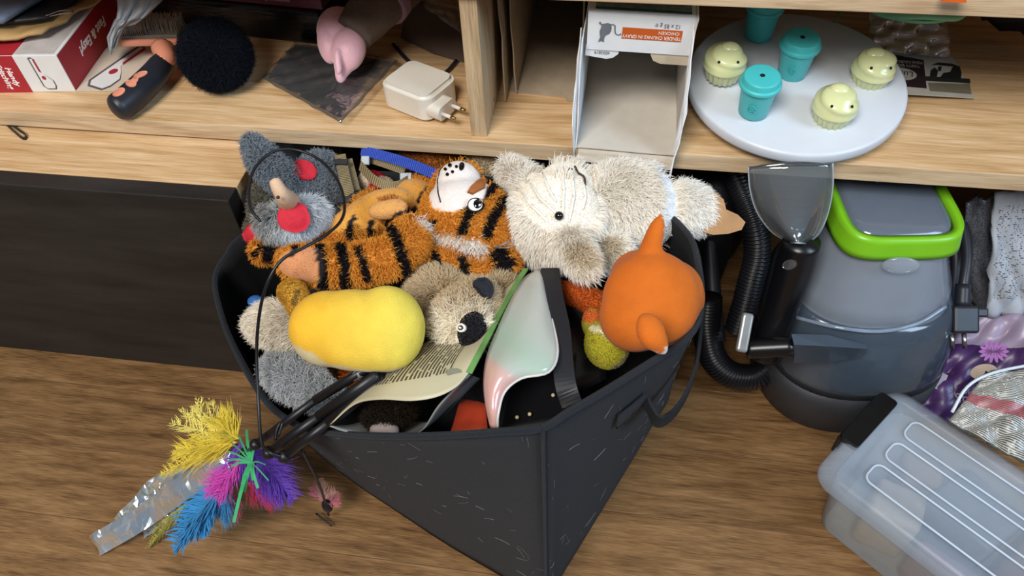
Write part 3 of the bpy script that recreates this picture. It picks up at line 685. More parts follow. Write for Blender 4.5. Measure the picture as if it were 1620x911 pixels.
text('lettering', 'TENDER CHUNKS IN GRAVY', .0050, fp(.032+(fwid-.044)/2, .0212)+fn*.0004, Ru, M_wtxt, cf_, sx=.83)
text('lettering', 'CHICKEN', .0044, fp(fwid-.024, .0158)+fn*.0004, Ru, M_wtxt, cf_)
text('lettering', '12 x 85 g \u212e', .0062, fp(fwid-.026, .0085)+fn*.0002, Ru, M_gry, cf_, sx=.8)
text('lettering', '4033819', .0046, fa_+fx*.0155+fdn*(FH+.0035)+fn*.0001, Ru, M_gry, cf_, sx=.9)
cat = [(.010, .009), (.012, .0085), (.0125, .0105), (.0155, .010), (.018, .009), (.0205, .010), (.022, .013), (.022, .017), (.0205, .0205), (.0175, .0225), (.0165, .0245), (.0162, .0275), (.0165, .030), (.0145, .0290), (.013, .029), (.0112, .0302), (.0118, .027), (.0125, .0245), (.0118, .0215), (.0115, .018), (.0125, .0145), (.0125, .0118), (.0105, .0108)]
poly('cat_silhouette', [(x, -y) for x, y in cat][::-1], .0002, fo, Rp, M_gry, cf_)
tl = spl([fp(.0205, .0105), fp(.0245, .011), fp(.0252, .0155), fp(.0262, .0195), fp(.029, .021), fp(.031, .0195)], 6)
tube('cat_tail', tl+fn*.0001, .0006, M_gry, cf_, seg=5)
poly('green_print', [(.006, .0), (fwid-.006, 0), (fwid-.006, .07), (.006, .07)], .0002, fa_+A(0, .008, .0007), Rf(fx, (0, 0, 1)), mat('photo_print', '#7f8b90', .5, var=.3, scale=200), cf_)
poly('green_print', [(.006, .0), (fwid-.006, 0), (fwid-.006, .004), (.006, .004)], .0002, fa_+A(0, .0055, .0009), Rf(fx, (0, 0, 1)), M_gr, cf_)

# ================================================================== right of the shelf
tc_px = (1259, 131)
TILT = math.radians(6.5); tn = A(.05, -math.sin(TILT), math.cos(TILT)); tn /= np.linalg.norm(tn)
TR_ = ax((1, 0, 0), tn); TCN = at(1259, 124, ZS+.036); TRAD = .1085
M_tt = mat('white_board', '#c9ced6', .35, var=.02)
tt = thing('turntable', 'round white turntable board carrying teal cups and cupcakes', 'turntable', (TCN[0], TCN[1], ZS))
lathe('disc', [(TRAD-.003, -.014), (TRAD-.001, -.013), (TRAD, -.010), (TRAD, -.003), (TRAD-.0008, -.001), (TRAD-.003, 0)], TCN, M_tt, tt, R=TR_, seg=72)
lathe('base_ring', [(.088, -.0215), (.092, -.0205), (.092, -.0145), (.088, -.0142)], TCN+A(.018, .016, .001), mat('yellow_plastic', '#c99a1e', .4), tt, R=TR_, seg=48)
def onboard(px, py):
    r = ray(px, py); return CAM+r*(np.dot(TCN-CAM, tn)/np.dot(r, tn))
M_teal = mat('teal_plastic', '#45b9bb', .38, var=.03)
def cup(px, py, label, s=.86, mark=True):
    c = onboard(px, py); TC_ = TR_*.93; t = thing('toy_cup', label, 'cup', c, 'small teal lidded cups on the turntable')
    lathe('cup_body', [(.0168*s, 0), (.0178*s, .001), (.0212*s, .034), (.0214*s, .0355)], c, M_teal, t, R=TC_, seg=32)
    l = lathe('lid', [(.0225*s, .0352), (.0238*s, .0355), (.0247*s, .0362), (.0249*s, .0372), (.0249*s, .0385), (.0246*s, .0395), (.0240*s, .0400), (.0230*s, .0402), (.0227*s, .0406), (.0225*s, .0415), (.0218*s, .0450), (.0215*s, .0462), (.0209*s, .0470), (.0200*s, .0473), (.0190*s, .0474), (.0040*s, .0474)], c, M_teal, t, R=TC_, seg=36)
    lathe('drinking_hole', [(.0001, .0475), (.0030*s, .0475), (.0030*s, .0478), (.0001, .0479)], c, mat('hole_black', '#0a0d0e', .9), l, R=TC_, seg=12)
    if mark:
        d = TR_@A(-.35, -.94, 0); q = c+d*.0160+tn*.015; R = Rf(np.cross(tn, d), d+tn*-.1)
        P = [q+R@A(.0042*math.cos(a), .005*math.sin(a), .0002) for a in np.linspace(0, 2*math.pi, 14)]; tube('embossed_ring', P, .0005, M_teal, t, seg=5)
        P = [q+R@A(x, y, .0004) for x, y in ((-.0015, .0022), (.001, .0026), (.0016, .001), (-.0005, .0002), (.0016, -.001), (.0008, -.0026), (-.0016, -.002))]; tube('embossed_mark', spl(P, 3), .0005, M_teal, t, seg=5)
cup(1191, 176, 'teal lidded cup nearest the front edge of the turntable')
cup(1252, 116, 'teal lidded cup at the middle of the turntable')
cup(1199, 55, 'teal lidded cup at the back, partly under the upper board', mark=False)
M_lime = mat('pale_lime_gloss', '#d3d6a0', .22, var=.03, coat=.3)
def cupcake(px, py, label, rot=0.):
    c = onboard(px, py); TS = TR_*.9; t = thing('toy_cupcake', label, 'cupcake', c, 'pale green toy cupcakes on the turntable')
    n = 96; V = []; prof = [(.0165, 0), (.0178, .001), (.0212, .0175), (.0214, .0185)]
    for r, z in prof:
        for k in range(n):
            a = 2*math.pi*k/n; rr = r*(1+.05*math.cos(a*18)); V.append((rr*math.cos(a), rr*math.sin(a), z))
    F = [(i*n+k, i*n+(k+1) % n, (i+1)*n+(k+1) % n, (i+1)*n+k) for i in range(3) for k in range(n)]+[tuple(range(n))[::-1], tuple(range(3*n, 4*n))]
    mk('paper_case', np.array(V)@TS.T+c, F, M_lime, t, smooth=True)
    V = []; F = []; m_ = 60; rows = 26
    pr = [(.0222, .0158), (.0238, .0172), (.0238, .0188), (.0228, .0215)]+[(.0228*math.cos(x)**.72, .0215+.0175*math.sin(x)) for x in np.linspace(.12, 1.42, 16)]
    for i, (r, z) in enumerate(pr):
        for k in range(m_):
            a = 2*math.pi*k/m_; q = max(0, (i-3)/(len(pr)-4)); sw = 1+.075*math.sin(a*2+q*9+rot)*min(1, q*4)*(1-.3*q); V.append((r*sw*math.cos(a), r*sw*math.sin(a), z))
    L_ = len(pr); F = [(i*m_+k, i*m_+(k+1) % m_, (i+1)*m_+(k+1) % m_, (i+1)*m_+k) for i in range(L_-1) for k in range(m_)]+[tuple(range(m_))[::-1], tuple(range((L_-1)*m_, L_*m_))]
    ic = mk('icing', np.array(V)@TS.T+c, F, M_lime, t, smooth=True)
    ball('peak', c+TS@A(.003*math.cos(rot), .003+.003*math.sin(rot), .0365), .0078, M_lime, t, sc=(1.25, 1, .62), R=TR_)
    for a in (-2.05, -.95):
        q = A(.0178*math.cos(a), .0178*math.sin(a), .0322); lathe('hole', [(.0001, 0), (.0014, 0), (.0014, .0006), (.0001, .0007)], c+TS@(q*A(1.08, 1.08, 1.03)), mat('hole_black'), t, R=TR_@Rf((-math.sin(a), math.cos(a), 0), (math.cos(a)*.75, math.sin(a)*.75, .66)), seg=10)
cupcake(1142, 121, 'pale green cupcake beside the white carton', 0.4)
cupcake(1313, 189, 'pale green cupcake nearest the front of the turntable', 1.6)
cupcake(1373, 130, 'pale green cupcake nearest the printed treat card', 3.0)

# printed treat card on a clear bag
M_cardw = mat('treat_card_paper', '#a9a59b', .5)
k0, k1, k2, k3 = at(1388, 147, ZS+.010), at(1541, 156, ZS+.004), at(1522, 96, ZS+.012), at(1384, 76, ZS+.016)
tcd = thing('treat_card', 'folded dog treat card with a dark label and dog drawing', 'card', (k0+k1)/2)
kx = (k1-k0)/np.linalg.norm(k1-k0); kw = np.linalg.norm(k1-k0); kn = np.cross(kx, k3-k0); kn /= np.linalg.norm(kn); Rk = Rf(kx, kn); kh = float(np.dot(k3-k0, Rk[:, 1]))
poly('card', [(-.002, 0), (kw, 0), (kw-.004, kh*.86), (kw-.05, kh*.93), (-.002, kh)], .0012, k0, Rk, M_cardw, tcd)
ko = k0+kn*.0012
M_dkp = mat('dark_plum_print', '#2a1a20', .5); M_khaki = mat('khaki_print', '#6e6654', .5)
def kp(px, py):            # a pixel of the photo -> the card's own plane
    r = ray(px, py); q = CAM+r*(np.dot(ko-CAM, kn)/np.dot(r, kn))-ko; return (float(q@Rk[:, 0]), float(q@Rk[:, 1]))
def kpoly(name, pts, h, m): return poly(name, [kp(*p) for p in pts][::-1], h, ko, Rk, m, tcd)
kpoly('khaki_band', [(1468, 131), (1534, 133), (1537, 149), (1471, 144)], .0002, M_khaki)
kpoly('dark_label', [(1394, 83), (1461, 95), (1466, 140), (1400, 134)], .0002, M_dkp)
kpoly('dark_band', [(1448, 120), (1534, 125), (1535, 132), (1450, 127)], .0004, mat('dark_print2', '#26251f', .5))
c0, c1, c2 = kp(1423, 117), kp(1450, 119), kp(1423, 108)
poly('label_oval', ell(math.hypot(c1[0]-c0[0], c1[1]-c0[1]), math.hypot(c2[0]-c0[0], c2[1]-c0[1])*1.05, 26, *c0), .0006, ko, Rk, M_cardw, tcd)
Rku = Rk@np.diag([-1, -1, 1.])
text('lettering', 'Lukulu', .0125, ko+Rk@A(*kp(1425, 117), .0008), Rku, M_dkp, tcd, shear=.35, sx=.85)
text('lettering', 'TASTY DOG', .0062, ko+Rk@A(*kp(1434, 104), .0004), Rku, M_cardw, tcd, sx=.8)
text('lettering', 'FEINE KAUROLLEN', .0062, ko+Rk@A(*kp(1431, 98), .0004), Rku, M_cardw, tcd, sx=.72)
dogm = mat('dog_ink', '#1d1d1c', .6)
for o in ([(1471, 121), (1472, 112), (1478, 107), (1484, 112), (1482, 122)], [(1487, 123), (1492, 116), (1503, 114), (1508, 104), (1518, 105), (1521, 116), (1520, 125)], [(1474, 103), (1484, 99), (1505, 101), (1514, 104), (1505, 105), (1484, 103)], [(1484, 106), (1490, 105), (1488, 113), (1484, 112)]):
    kpoly('dog_drawing', o, .0004, dogm)
G = quadgrid(at(1380, 84, ZS+.018), at(1502, 92, ZS+.014), at(1498, 22, ZS+.05), at(1372, 18, ZS+.05), 22, 18, .0022, 21, 5)
cbg = sheet('clear_treat_bag', G, .0004, film_mat('clear_film2', haze=.10, bscale=50)); setp(cbg, 'empty clear plastic bag rising behind the treat card', 'bag')
# mint tray, white pack, green cord at the back
M_mint = mat('mint_plastic', '#74b795', .4, var=.03)
mtc = aty(1452, 6, .16)
P = [mtc+A(.046*math.cos(a), .03*math.sin(a), .003*math.sin(3*a)) for a in np.linspace(0, 2*math.pi, 40)]
mt = thing('mint_tray', 'mint green moulded tray near the back of the shelf', 'tray', mtc-A(0, 0, .02))
tube('rim', P, .0035, M_mint, mt, seg=8); V, F = g_lathe([(.042, -.008), (.045, -.0075), (.0515, -.002), (.049, -.002), (.043, -.006), (.002, -.0065)], 36); mk('bowl', V*A(.88, .58, 1)+mtc, F, M_mint, mt, smooth=True)
wpk = thing('pale_carton', 'pale grey carton at the back of the shelf behind teal cups', 'carton', aty(1220, 30, .30))
c_ = aty(1230, 40, .315); c_[2] = ZS+.04; box('carton_body', c_, (.16, .05, .078), mat('pale_card', '#8b9096', .6), wpk, bev=.001)
box('label', c_+A(-.055, -.0252, .018), (.035, .0008, .03), mat('print_stripes', '#5a4a48', .6, var=.5, scale=150), wpk, bev=0)
P = spl([aty(1330, 14, .2), aty(1328, 24, .19), aty(1318, 36, .18)], 6); gc = tube('green_cord', P, .0012, mat('green_cord', '#5f8f5f', .6), seg=6); setp(gc, 'thin green cord hanging behind the turntable', 'cord')
G = quadgrid(at(1560, 30, ZS+.02), at(1660, 60, ZS+.02), at(1680, -10, ZS+.1), at(1540, -20, ZS+.1), 8, 8, .003, 5)
dk = sheet('dark_cloth', G, .003, mat('navy_cloth', '#17161f', .8)); setp(dk, 'dark navy cloth bunched at the back right of the shelf', 'cloth')
# orange clip on the upper board
oc = poly('orange_clip', [(0, 0), (.018, 0), (.017, .004), (.012, .006), (.002, .005)], .008, aty(1486, -5, -.0092), Rf((1, 0, 0), (0, -1, 0)), mat('orange_gloss', '#d2601f', .35)); setp(oc, 'small orange piece clipped to the front of the upper board', 'clip')

# ================================================================== the basket
M_felt = mat('basket_felt', '#121821', .85, var=.18, scale=500, bump=.6, bscale=1400, sheen=.05)
M_felt_in = mat('basket_lining', '#0c0d11', .9, var=.1)
RIM = [((857, 677, .362), (.117, -.341)), ((900, 652, .362), (.128, -.315)), ((960, 617, .361), (.150, -.268)), ((1030, 573, .358), (.178, -.208)), ((1085, 537, .354), (.205, -.150)), ((1108, 495, .350), (.225, -.105)), ((1108, 430, .345), (.243, -.066)), ((1088, 368, .335), (.236, -.045)),
       (A(.185, -.045, .312), (.200, -.02)), (A(.09, -.02, .306), (.10, .02)), (A(-.04, -.015, .304), (-.04, .03)), (A(-.15, -.03, .302), (-.16, .01)),
       ((388, 368, .285), (-.219, -.05)), ((358, 402, .272), (-.229, -.101)), ((339, 440, .264), (-.296, -.105)), ((350, 500, .258), (-.288, -.115)), ((376, 562, .252), (-.252, -.147)), ((418, 632, .248), (-.215, -.176)), ((462, 668, .250), (-.172, -.205)), ((512, 683, .272), (-.122, -.233)), ((600, 690, .312), (-.07, -.258)), ((700, 689, .341), (.0, -.291)), ((790, 683, .357), (.066, -.318))]
rim3 = np.array([q if isinstance(q, np.ndarray) else at(*q) for q, _ in RIM]); bot3 = np.array([(*b, .002) for _, b in RIM])
def closed(P, n):
    Q = np.concatenate([P[-2:], P, P[:3]]); out = []
    for i in range(2, 2+len(P)):
        a, b, c, d = Q[i-1], Q[i], Q[i+1], Q[i+2]
        for k in range(n):
            t = k/n; out.append(.5*((2*b)+(-a+c)*t+(2*a-5*b+4*c-d)*t*t+(-a+3*b-3*c+d)*t**3))
    return np.array(out)
NS = 6
rimc, botc = closed(rim3, NS), closed(bot3, NS)
# a crisp corner at the front
K = len(rimc); ROWS = 15
cen = A(.0, -.17, 0)
def wall(off):
    G = []
    for j in range(ROWS):
        t = j/(ROWS-1); P = botc*(1-t)+rimc*t
        out = P-cen; out[:, 2] = 0; out /= np.linalg.norm(out, axis=1)[:, None]
        P = P+out*off
        if off < 0: P[:, 2] = np.maximum(P[:, 2], .004)
        G.append(P)
    return np.array(G)
bk = thing('fabric_basket', 'dark charcoal fabric storage basket heaped with soft pet toys', 'basket', (0, -.18, 0))
Go, Gi = wall(0), wall(-.0035)
V = np.concatenate([Go.reshape(-1, 3), Gi.reshape(-1, 3)]); o = ROWS*K; F = []; fm = []
for j in range(ROWS-1):
    for k in range(K):
        k2 = (k+1) % K; F.append((j*K+k, j*K+k2, (j+1)*K+k2, (j+1)*K+k)); F.append((o+j*K+k2, o+j*K+k, o+(j+1)*K+k, o+(j+1)*K+k2)); fm += [0, 1]
for k in range(K):
    k2 = (k+1) % K; F.append(((ROWS-1)*K+k, (ROWS-1)*K+k2, o+(ROWS-1)*K+k2, o+(ROWS-1)*K+k)); fm.append(0)
F.append(tuple(range(K))[::-1]); F.append(tuple(o+k for k in range(K))); fm += [0, 1]
mk('basket_wall', V, F, None, bk, smooth=True, mats=[M_felt, M_felt_in], fm=fm)
rp = np.concatenate([rimc, rimc[:1]]); tube('rim_seam', rp+A(0, 0, -.001), .0026, M_felt, bk, seg=8)
# corner seam and hem line
sp_ = np.array([bot3[0]*(1-t)+rim3[0]*t for t in np.linspace(0, 1, 16)])+A(.0012, -.0018, 0); tube('corner_seam', sp_, .0018, M_felt, bk, seg=6)
def wall_pt(i, t, off=.0):     # i = rim index (float), t = height fraction
    k = i*NS; k0 = int(math.floor(k)) % K; k1 = (k0+1) % K; w = k-math.floor(k)
    P = (botc[k0]*(1-w)+botc[k1]*w)*(1-t)+(rimc[k0]*(1-w)+rimc[k1]*w)*t; d = P-cen; d[2] = 0; d /= np.linalg.norm(d); return P+d*off
# handle on the right side: stitched patch and a drooping loop
hpth = [wall_pt(2.7, .80, .003), wall_pt(3.0, .80, .004), at(1040, 664, .280), at(1062, 657, .272), at(1083, 628, .272), at(1098, 590, .278), at(1104, 560, .286), wall_pt(5.6, .87, .006), wall_pt(5.9, .88, .003)]
strap('handle', spl(hpth, 6), .015, .0028, (0, 0, 1), mat('basket_webbing', '#12161b', .8, bump=.5, bscale=900), bk)
sheet('handle_patch', [[wall_pt(2.35+.7*u, .77+.07*v, .0035) for u in np.linspace(0, 1, 6)] for v in np.linspace(0, 1, 4)], .002, M_felt, bk)
# pale pet hairs stuck to the felt
V = []; F = []; rg = np.random.default_rng(5)
for k in range(110):
    i = rg.choice([rg.uniform(0, 5), rg.uniform(17.2, 22.9)]); t = rg.uniform(.15, .99); L = rg.uniform(.004, .02); a = rg.uniform(0, 6.28); c0 = rg.uniform(-.4, .4)
    P = [wall_pt(i+math.cos(a+c0*s)*L*s/.06, min(1, t+math.sin(a+c0*s)*L*s/.33), .0012) for s in np.linspace(0, 1, 5)]
    v, f = g_tube(np.array(P), .00010, 3); F += [[q+len(V) for q in ff] for ff in f]; V += v.tolist()
ln = mk('lint', np.array(V), F, mat('pale_hair', '#8f9298', .6), bk); ln['kind'] = 'stuff'

# filler added under the toys, black to match the basket's dark inside
rg = np.random.default_rng(9); Gb_ = wall(-.012); rings = []
for j in (0, 3, 6, 8): R_ = Gb_[j].copy(); R_[:, 2] = np.minimum(R_[:, 2]+.006, .205); rings.append(R_)
top = rings[-1]; mid_ = np.array([top[:, 0].mean(), top[:, 1].mean(), .215])
for s_ in (.85, .6, .35, .12):
    R_ = mid_+(top-mid_)*s_; R_[:, 2] = .212+.010*np.sin(R_[:, 0]*70+s_*5)*np.cos(R_[:, 1]*60); rings.append(R_)
Vb = np.concatenate(rings); Fb = [(i*K+k, i*K+(k+1) % K, (i+1)*K+(k+1) % K, (i+1)*K+k) for i in range(len(rings)-1) for k in range(K)]+[tuple(range(K))[::-1], tuple((len(rings)-1)*K+k for k in range(K))]
blk = mk('basket_filler', Vb, Fb, mat('filler_black', '#101116', .95, var=.2, bump=.5, bscale=300), smooth=True); setp(blk, 'added black filler at the bottom of the basket under the toys', 'filler')

# ================================================================== toys in the basket
def place(els_): return np.mean([e[0] for e in els_], axis=0)
def tbase(els_): c = place(els_); return A(c[0], c[1], min(e[0][2]-e[2].max() for e in els_))
M_felt_red = mat('red_felt', '#c02033', .8, var=.08, scale=300, bump=.3, bscale=600)
M_eyeb = mat('eye_black', '#08080a', .12, var=0, coat=.6); M_eyew = mat('eye_white', '#e8e6df', .3, var=0)
M_thread = mat('brown_thread', '#4a332c', .8)

# --- dark grey curly toy with a big ear, at the back left
E1 = limb((398, 226, .352, 13), (415, 252, .345, 22), (442, 280, .325, 24))+[el(505, 280, .300, 36, 38, 20, 32), el(525, 308, .292, 20, 32, 0, 26), el(470, 298, .300, 34, 30)]
t1 = thing('grey_plush_donkey', 'dark grey curly plush with a large ear and one red felt oval', 'plush toy', tbase(E1))
b1 = blob('body', E1, t1, M_skin); paint(b1, solid('#868e96')); fur(b1, 11000, .0085, .00055, jit=.8, curl=.001, seed=11, tipk=1.25)
patch('felt_oval', b1, 482, 274, 20, 15, 12, M_felt_red, off=.0065)

# --- silver shaggy toy with a peach nose and red felt ovals
E2 = [el(462, 348, .338, 38, 22, -16, 24), el(430, 352, .330, 18, 20), el(494, 338, .330, 20, 18)]
t2 = thing('shaggy_plush_bird', 'silver grey shaggy plush with a peach nose and red felt cheeks', 'plush toy', tbase(E2))
b2 = blob('body', E2, t2, M_skin); 
def c2(P):
    k = (P@CR-(at(440, 340, .33)@CR))/.02; k = np.clip(k, 0, 1)[:, None]; return np.array(lin('#a9abab'))*(1-k)+np.array(lin('#d5dce2'))*k
paint(b2, c2); fur(b2, 9000, .0135, .0006, jit=.35, comb=(CR*.5+CD*.7), lay=.8, seed=12, tipk=1.3)
ns = spl([at(433, 282, .398), at(438, 293, .393), at(446, 307, .384), at(453, 315, .372), at(460, 322, .352)], 6)
tube('nose', ns, np.interp(np.linspace(0, 1, len(ns)), [0, .04, .12, .5, .8, 1], [.001, .0040, .0052, .0070, .0095, .010]), mat('peach_felt', '#cfae90', .8, var=.05, bump=.2, bscale=500), t2, seg=16)
ball('eye', at(440, 312, .391), .0016, M_eyeb, t2)
patch('felt_oval', b2, 466, 345, 20, 14, -8, M_felt_red, off=.016)

# --- grey-brown scruffy piece under them on the left
E3 = [el(414, 322, .300, 14, 40, 8, 20), el(410, 362, .290, 18, 22)]
t3 = thing('brown_grey_plush', 'grey-brown scruffy plush pressed against the basket corner by the drawer', 'plush toy', tbase(E3))
b3 = blob('body', E3, t3, M_skin); paint(b3, solid('#7a7466')); fur(b3, 4500, .009, .0005, jit=.7, seed=13)
patch('felt_oval', b3, 406, 368, 13, 17, 25, M_felt_red, off=.008)

# --- tiger
def zt_(a, b, t): return a+(b-a)*t
ET = [el(600, 335, .318, 62, 34, -20, 34), el(560, 362, .312, 42, 34, -10, 30), el(655, 320, .310, 40, 38, 0, 34), el(614, 331, .342, 34, 17, -10, 16),   # body and belly
      el(742, 345, .330, 74, 62, 25, 52), el(760, 370, .325, 58, 52, 20, 46), el(715, 330, .330, 44, 42), el(726, 290, .346, 37, 36, 10, 32), el(720, 300, .335, 34, 34)]
ET += limb((652, 385, .338, 26), (620, 408, .340, 30), (560, 420, .338, 31), (505, 420, .336, 30), (472, 417, .336, 26), (462, 416, .335, 22))     # near arm
ET += limb((652, 360, .335, 24), (640, 385, .338, 30))
ET += limb((415, 397, .300, 18), (450, 396, .300, 20), (520, 385, .300, 24), (560, 380, .305, 26))    # far leg
ET += [el(735, 425, .312, 62, 26, 12, 30), el(690, 420, .310, 30, 30), el(795, 412, .318, 28, 22, 10, 20)]
tg = thing('tiger_plush', 'orange tiger plush with black stripes and white muzzle, lying face up', 'plush toy', tbase(ET))
bt = blob('body', ET, tg, M_skin, voxel=.003, smooth=4)
BK = '#221d20'
def tig_base(P):
    C = np.tile(np.array(lin('#dc983e')), (len(P), 1))
    def reg(px, py, rr, hexc):
        q, _ = hit(bt, px, py); k = np.linalg.norm(P-q, axis=1) < rr; C[k] = np.array(lin(hexc))
    for px, py, r_ in ((590, 320, .030), (640, 303, .030), (555, 332, .028), (575, 345, .02)): reg(px, py, r_, '#d79a44')
    for px, py, r_ in ((614, 331, .017), (600, 328, .016), (630, 328, .015)): reg(px, py, r_, '#d39a58')
    for px, py, r_ in ((455, 416, .012), (475, 417, .0165), (492, 418, .012), (480, 430, .012), (480, 405, .012)): reg(px, py, r_, '#cf8d60')
    return C
strokes = [([(505, 393), (512, 418), (512, 450)], 8, BK), ([(540, 392), (546, 418), (546, 450)], 8, BK), ([(568, 395), (575, 415), (580, 437)], 6, BK),
           ([(618, 350), (625, 375), (632, 398), (640, 420), (640, 435)], 8, BK), ([(612, 352), (630, 342), (655, 332)], 6, BK), ([(664, 318), (668, 308), (676, 298)], 5, BK),
           ([(560, 345), (552, 358), (555, 378)], 5, BK), ([(588, 352), (584, 368)], 5, BK), ([(430, 385), (424, 405)], 10, BK), ([(412, 390), (404, 402)], 5, BK), ([(470, 382), (462, 402)], 6, BK),
           ([(733, 365), (738, 350), (744, 330)], 8, BK), ([(765, 310), (780, 298), (790, 286)], 7, BK), ([(770, 370), (776, 352), (785, 335), (795, 318)], 8, BK), ([(800, 330), (805, 310), (800, 300)], 6, BK),
           ([(688, 405), (700, 425), (716, 440)], 6, BK), ([(730, 412), (738, 436), (745, 445)], 7, BK), ([(790, 402), (800, 416), (795, 425)], 13, BK), ([(690, 350), (682, 362)], 4, BK)]
white_px = [([(664, 358), (680, 370), (705, 378), (730, 386), (758, 392)], 12, '#f0ece6')]
muz = trail(bt, [(705, 265), (735, 262), (752, 280), (745, 300), (720, 312), (700, 310), (695, 290), (725, 285)])
ct = marks(bt, None, strokes+white_px, tig_base)
def ct2(P):
    C = ct(P); k = near(P, muz) < .0135; C[k] = np.array(lin('#e6dcd6')); return C
paint(bt, ct2)
bare = np.concatenate([trail(bt, [(530, 345), (560, 332), (580, 322), (620, 308), (660, 296), (640, 290), (610, 300)]), trail(bt, [(560, 330), (600, 345), (645, 335)]), trail(bt, [(452, 416), (490, 418)]), trail(bt, [(480, 405), (485, 432)])])
tuft = trail(bt, white_px[0][0])
def lt(P):
    L = np.ones(len(P)); L[near(P, muz) < .015] = 0; L[near(P, bare) < .0145] = .10; k = near(P, tuft) < .010; L[k] = 1.6; return L
fur(bt, 34000, .0075, .00045, jit=.5, comb=CD*.6+CR*.2, lay=.4, lenf=lt, seed=14)
# face: muzzle seam, freckles, nose bridge, eye
for px, py, r_ in ((705, 268, 2.6), (712, 262, 3.2), (716, 272, 2.6), (722, 264, 2.4), (708, 276, 2.8), (738, 255, 2.2)):
    patch('freckle', bt, px, py, r_, r_, 0, M_eyeb, off=.0008, th=.0006, rings=2, n=10)
patch('nostril', bt, 730, 264, 4, 6.5, 10, M_eyeb, off=.0012, th=.0008, rings=2, n=14)
P = trail(bt, [(698, 262), (692, 285), (693, 305), (697, 320)], 3)+(-CF)*.0008; tube('muzzle_seam', P, .0007, M_eyeb, tg, seg=5)
patch('nose_bridge', bt, 752, 297, 13, 10, 0, mat('tan_felt', '#9c5b2c', .85), off=.002, th=.0012, outline=[(-13, 9), (-8, 0), (2, -9), (12, -16), (17, -8), (14, 2), (4, 7), (-5, 12)])
ey = patch('eye', bt, 752, 327, 13, 11.5, 10, M_eyeb, off=.0045, th=.002, dome=.001)
patch('eye_white', bt, 751, 327, 10.5, 9.2, 10, M_eyew, off=.0055, th=.001, dome=.001, parent=ey)
patch('pupil', bt, 754, 326, 6, 7, 0, M_eyeb, off=.0065, th=.0008, dome=.0008, parent=ey)
patch('glint', bt, 757, 328, 1.8, 1.6, 0, M_eyew, off=.0078, th=.0005, rings=2, n=10, parent=ey)
for k, (x, y) in enumerate(((785, 388), (790, 392), (795, 386))):
    P = spl([hit(bt, 780, 392)[0]-CF*.004, at(x+8, y, .372), at(x+22, y-8+k*6, .372)], 5); tube('whisker', P, .0005, mat('pale_hair'), tg, seg=4)

# --- cream cat
EC = [el(880, 345, .335, 70, 74, 10, 56), el(893, 303, .340, 48, 46, 0, 46), el(993, 322, .322, 76, 58, 8, 52), el(1030, 330, .318, 42, 62, 0, 46), el(950, 335, .318, 40, 50)]
EC += limb((806, 268, .335, 14), (820, 282, .338, 21), (845, 300, .338, 24))
EC += limb((930, 428, .345, 12), (922, 412, .348, 17), (905, 390, .345, 24))
EC += limb((1060, 330, .315, 28), (1084, 328, .312, 33), (1096, 332, .312, 30))
EC += [el(965, 398, .315, 30, 20, -30, 20)]
tcn = thing('cream_cat_plush', 'cream long-haired cat plush lying upside down with a grooved face', 'plush toy', tbase(EC))
bc_ = blob('body', EC, tcn, M_skin, voxel=.003, smooth=4)
paint(bc_, marks(bc_, '#f6efe4', [([(1048, 275), (1060, 310), (1058, 350), (1048, 385)], 17, '#eef1f5'), ([(1100, 300), (1105, 335), (1100, 360)], 18, '#f7f4ee'), ([(965, 395), (955, 402)], 14, '#d8cbb4'), ([(910, 395), (925, 410)], 12, '#dccfb8')]))  # bluish band at the body's right end paints in the cool side light
face = trail(bc_, [(840, 300), (860, 272), (890, 262), (922, 275), (932, 320), (910, 345), (880, 340), (855, 320), (885, 305), (905, 315)])
bl_ = trail(bc_, [(1052, 272), (1062, 310), (1060, 345), (1048, 385)])
fcen = hit(bc_, 890, 308)[0]; ftop = at(1125, 330, .31)
def combc(P):
    d = P-fcen; n = np.linalg.norm(d, axis=1)[:, None]; d = d/n; far = np.clip((n-.05)/.02, 0, 1); return d*(1-far)+(CR*.45+CD*.3)*far
def lc(P):
    L = np.ones(len(P)); k = near(P, face); L = np.where(k < .016, .14, L); L = np.where(near(P, bl_) < .010, .08, L); return L
fur(bc_, 34000, .0135, .00055, jit=.28, comb=combc, lay=1.0, lenf=lc, seed=15, tipk=1.2)
# sewn ridges over the face
M_ridge = mat('cream_ridge', '#eae5da', .75, bump=.4, bscale=500)
for line in ([(822, 300), (840, 325), (868, 352)], [(836, 284), (852, 312), (888, 345)], [(858, 273), (868, 300), (880, 320)], [(888, 268), (892, 300), (890, 340)], [(905, 276), (908, 310), (900, 352)], [(922, 285), (926, 310), (922, 332)]):
    P = trail(bc_, line, 4)-CF*.0012; tube('face_ridge', P, np.interp(np.linspace(0, 1, len(P)), [0, .15, .85, 1], [.0006, .0014, .0014, .0006]), M_ridge, tcn, seg=8)
for line in ([(888, 273), (898, 268), (909, 270)], [(909, 264), (914, 274), (924, 280), (925, 292), (920, 295)]):
    P = trail(bc_, line, 3)-CF*.0035; tube('stitched_mouth', spl(P[::3] if len(P) > 6 else P, 3), .0011, M_thread, tcn, seg=6)
e_ = hit(bc_, 884, 342); ball('eye', e_[0]-CF*.003, .0042, M_eyeb, tcn)
# tan foot soles
sp2 = hit(bc_, 1125, 335)[0]
poly('foot_sole', [(x*.00062, -y*.00062) for x, y in ((-22, -30), (-6, -34), (8, -22), (12, -6), (30, 2), (42, 14), (36, 26), (16, 32), (-8, 34), (-22, 30))][::-1], .004, at(1134, 338, .315), Rf(CR, -CF+CR*.15), mat('tan_suede', '#a67f58', .85, bump=.2, bscale=400), tcn)

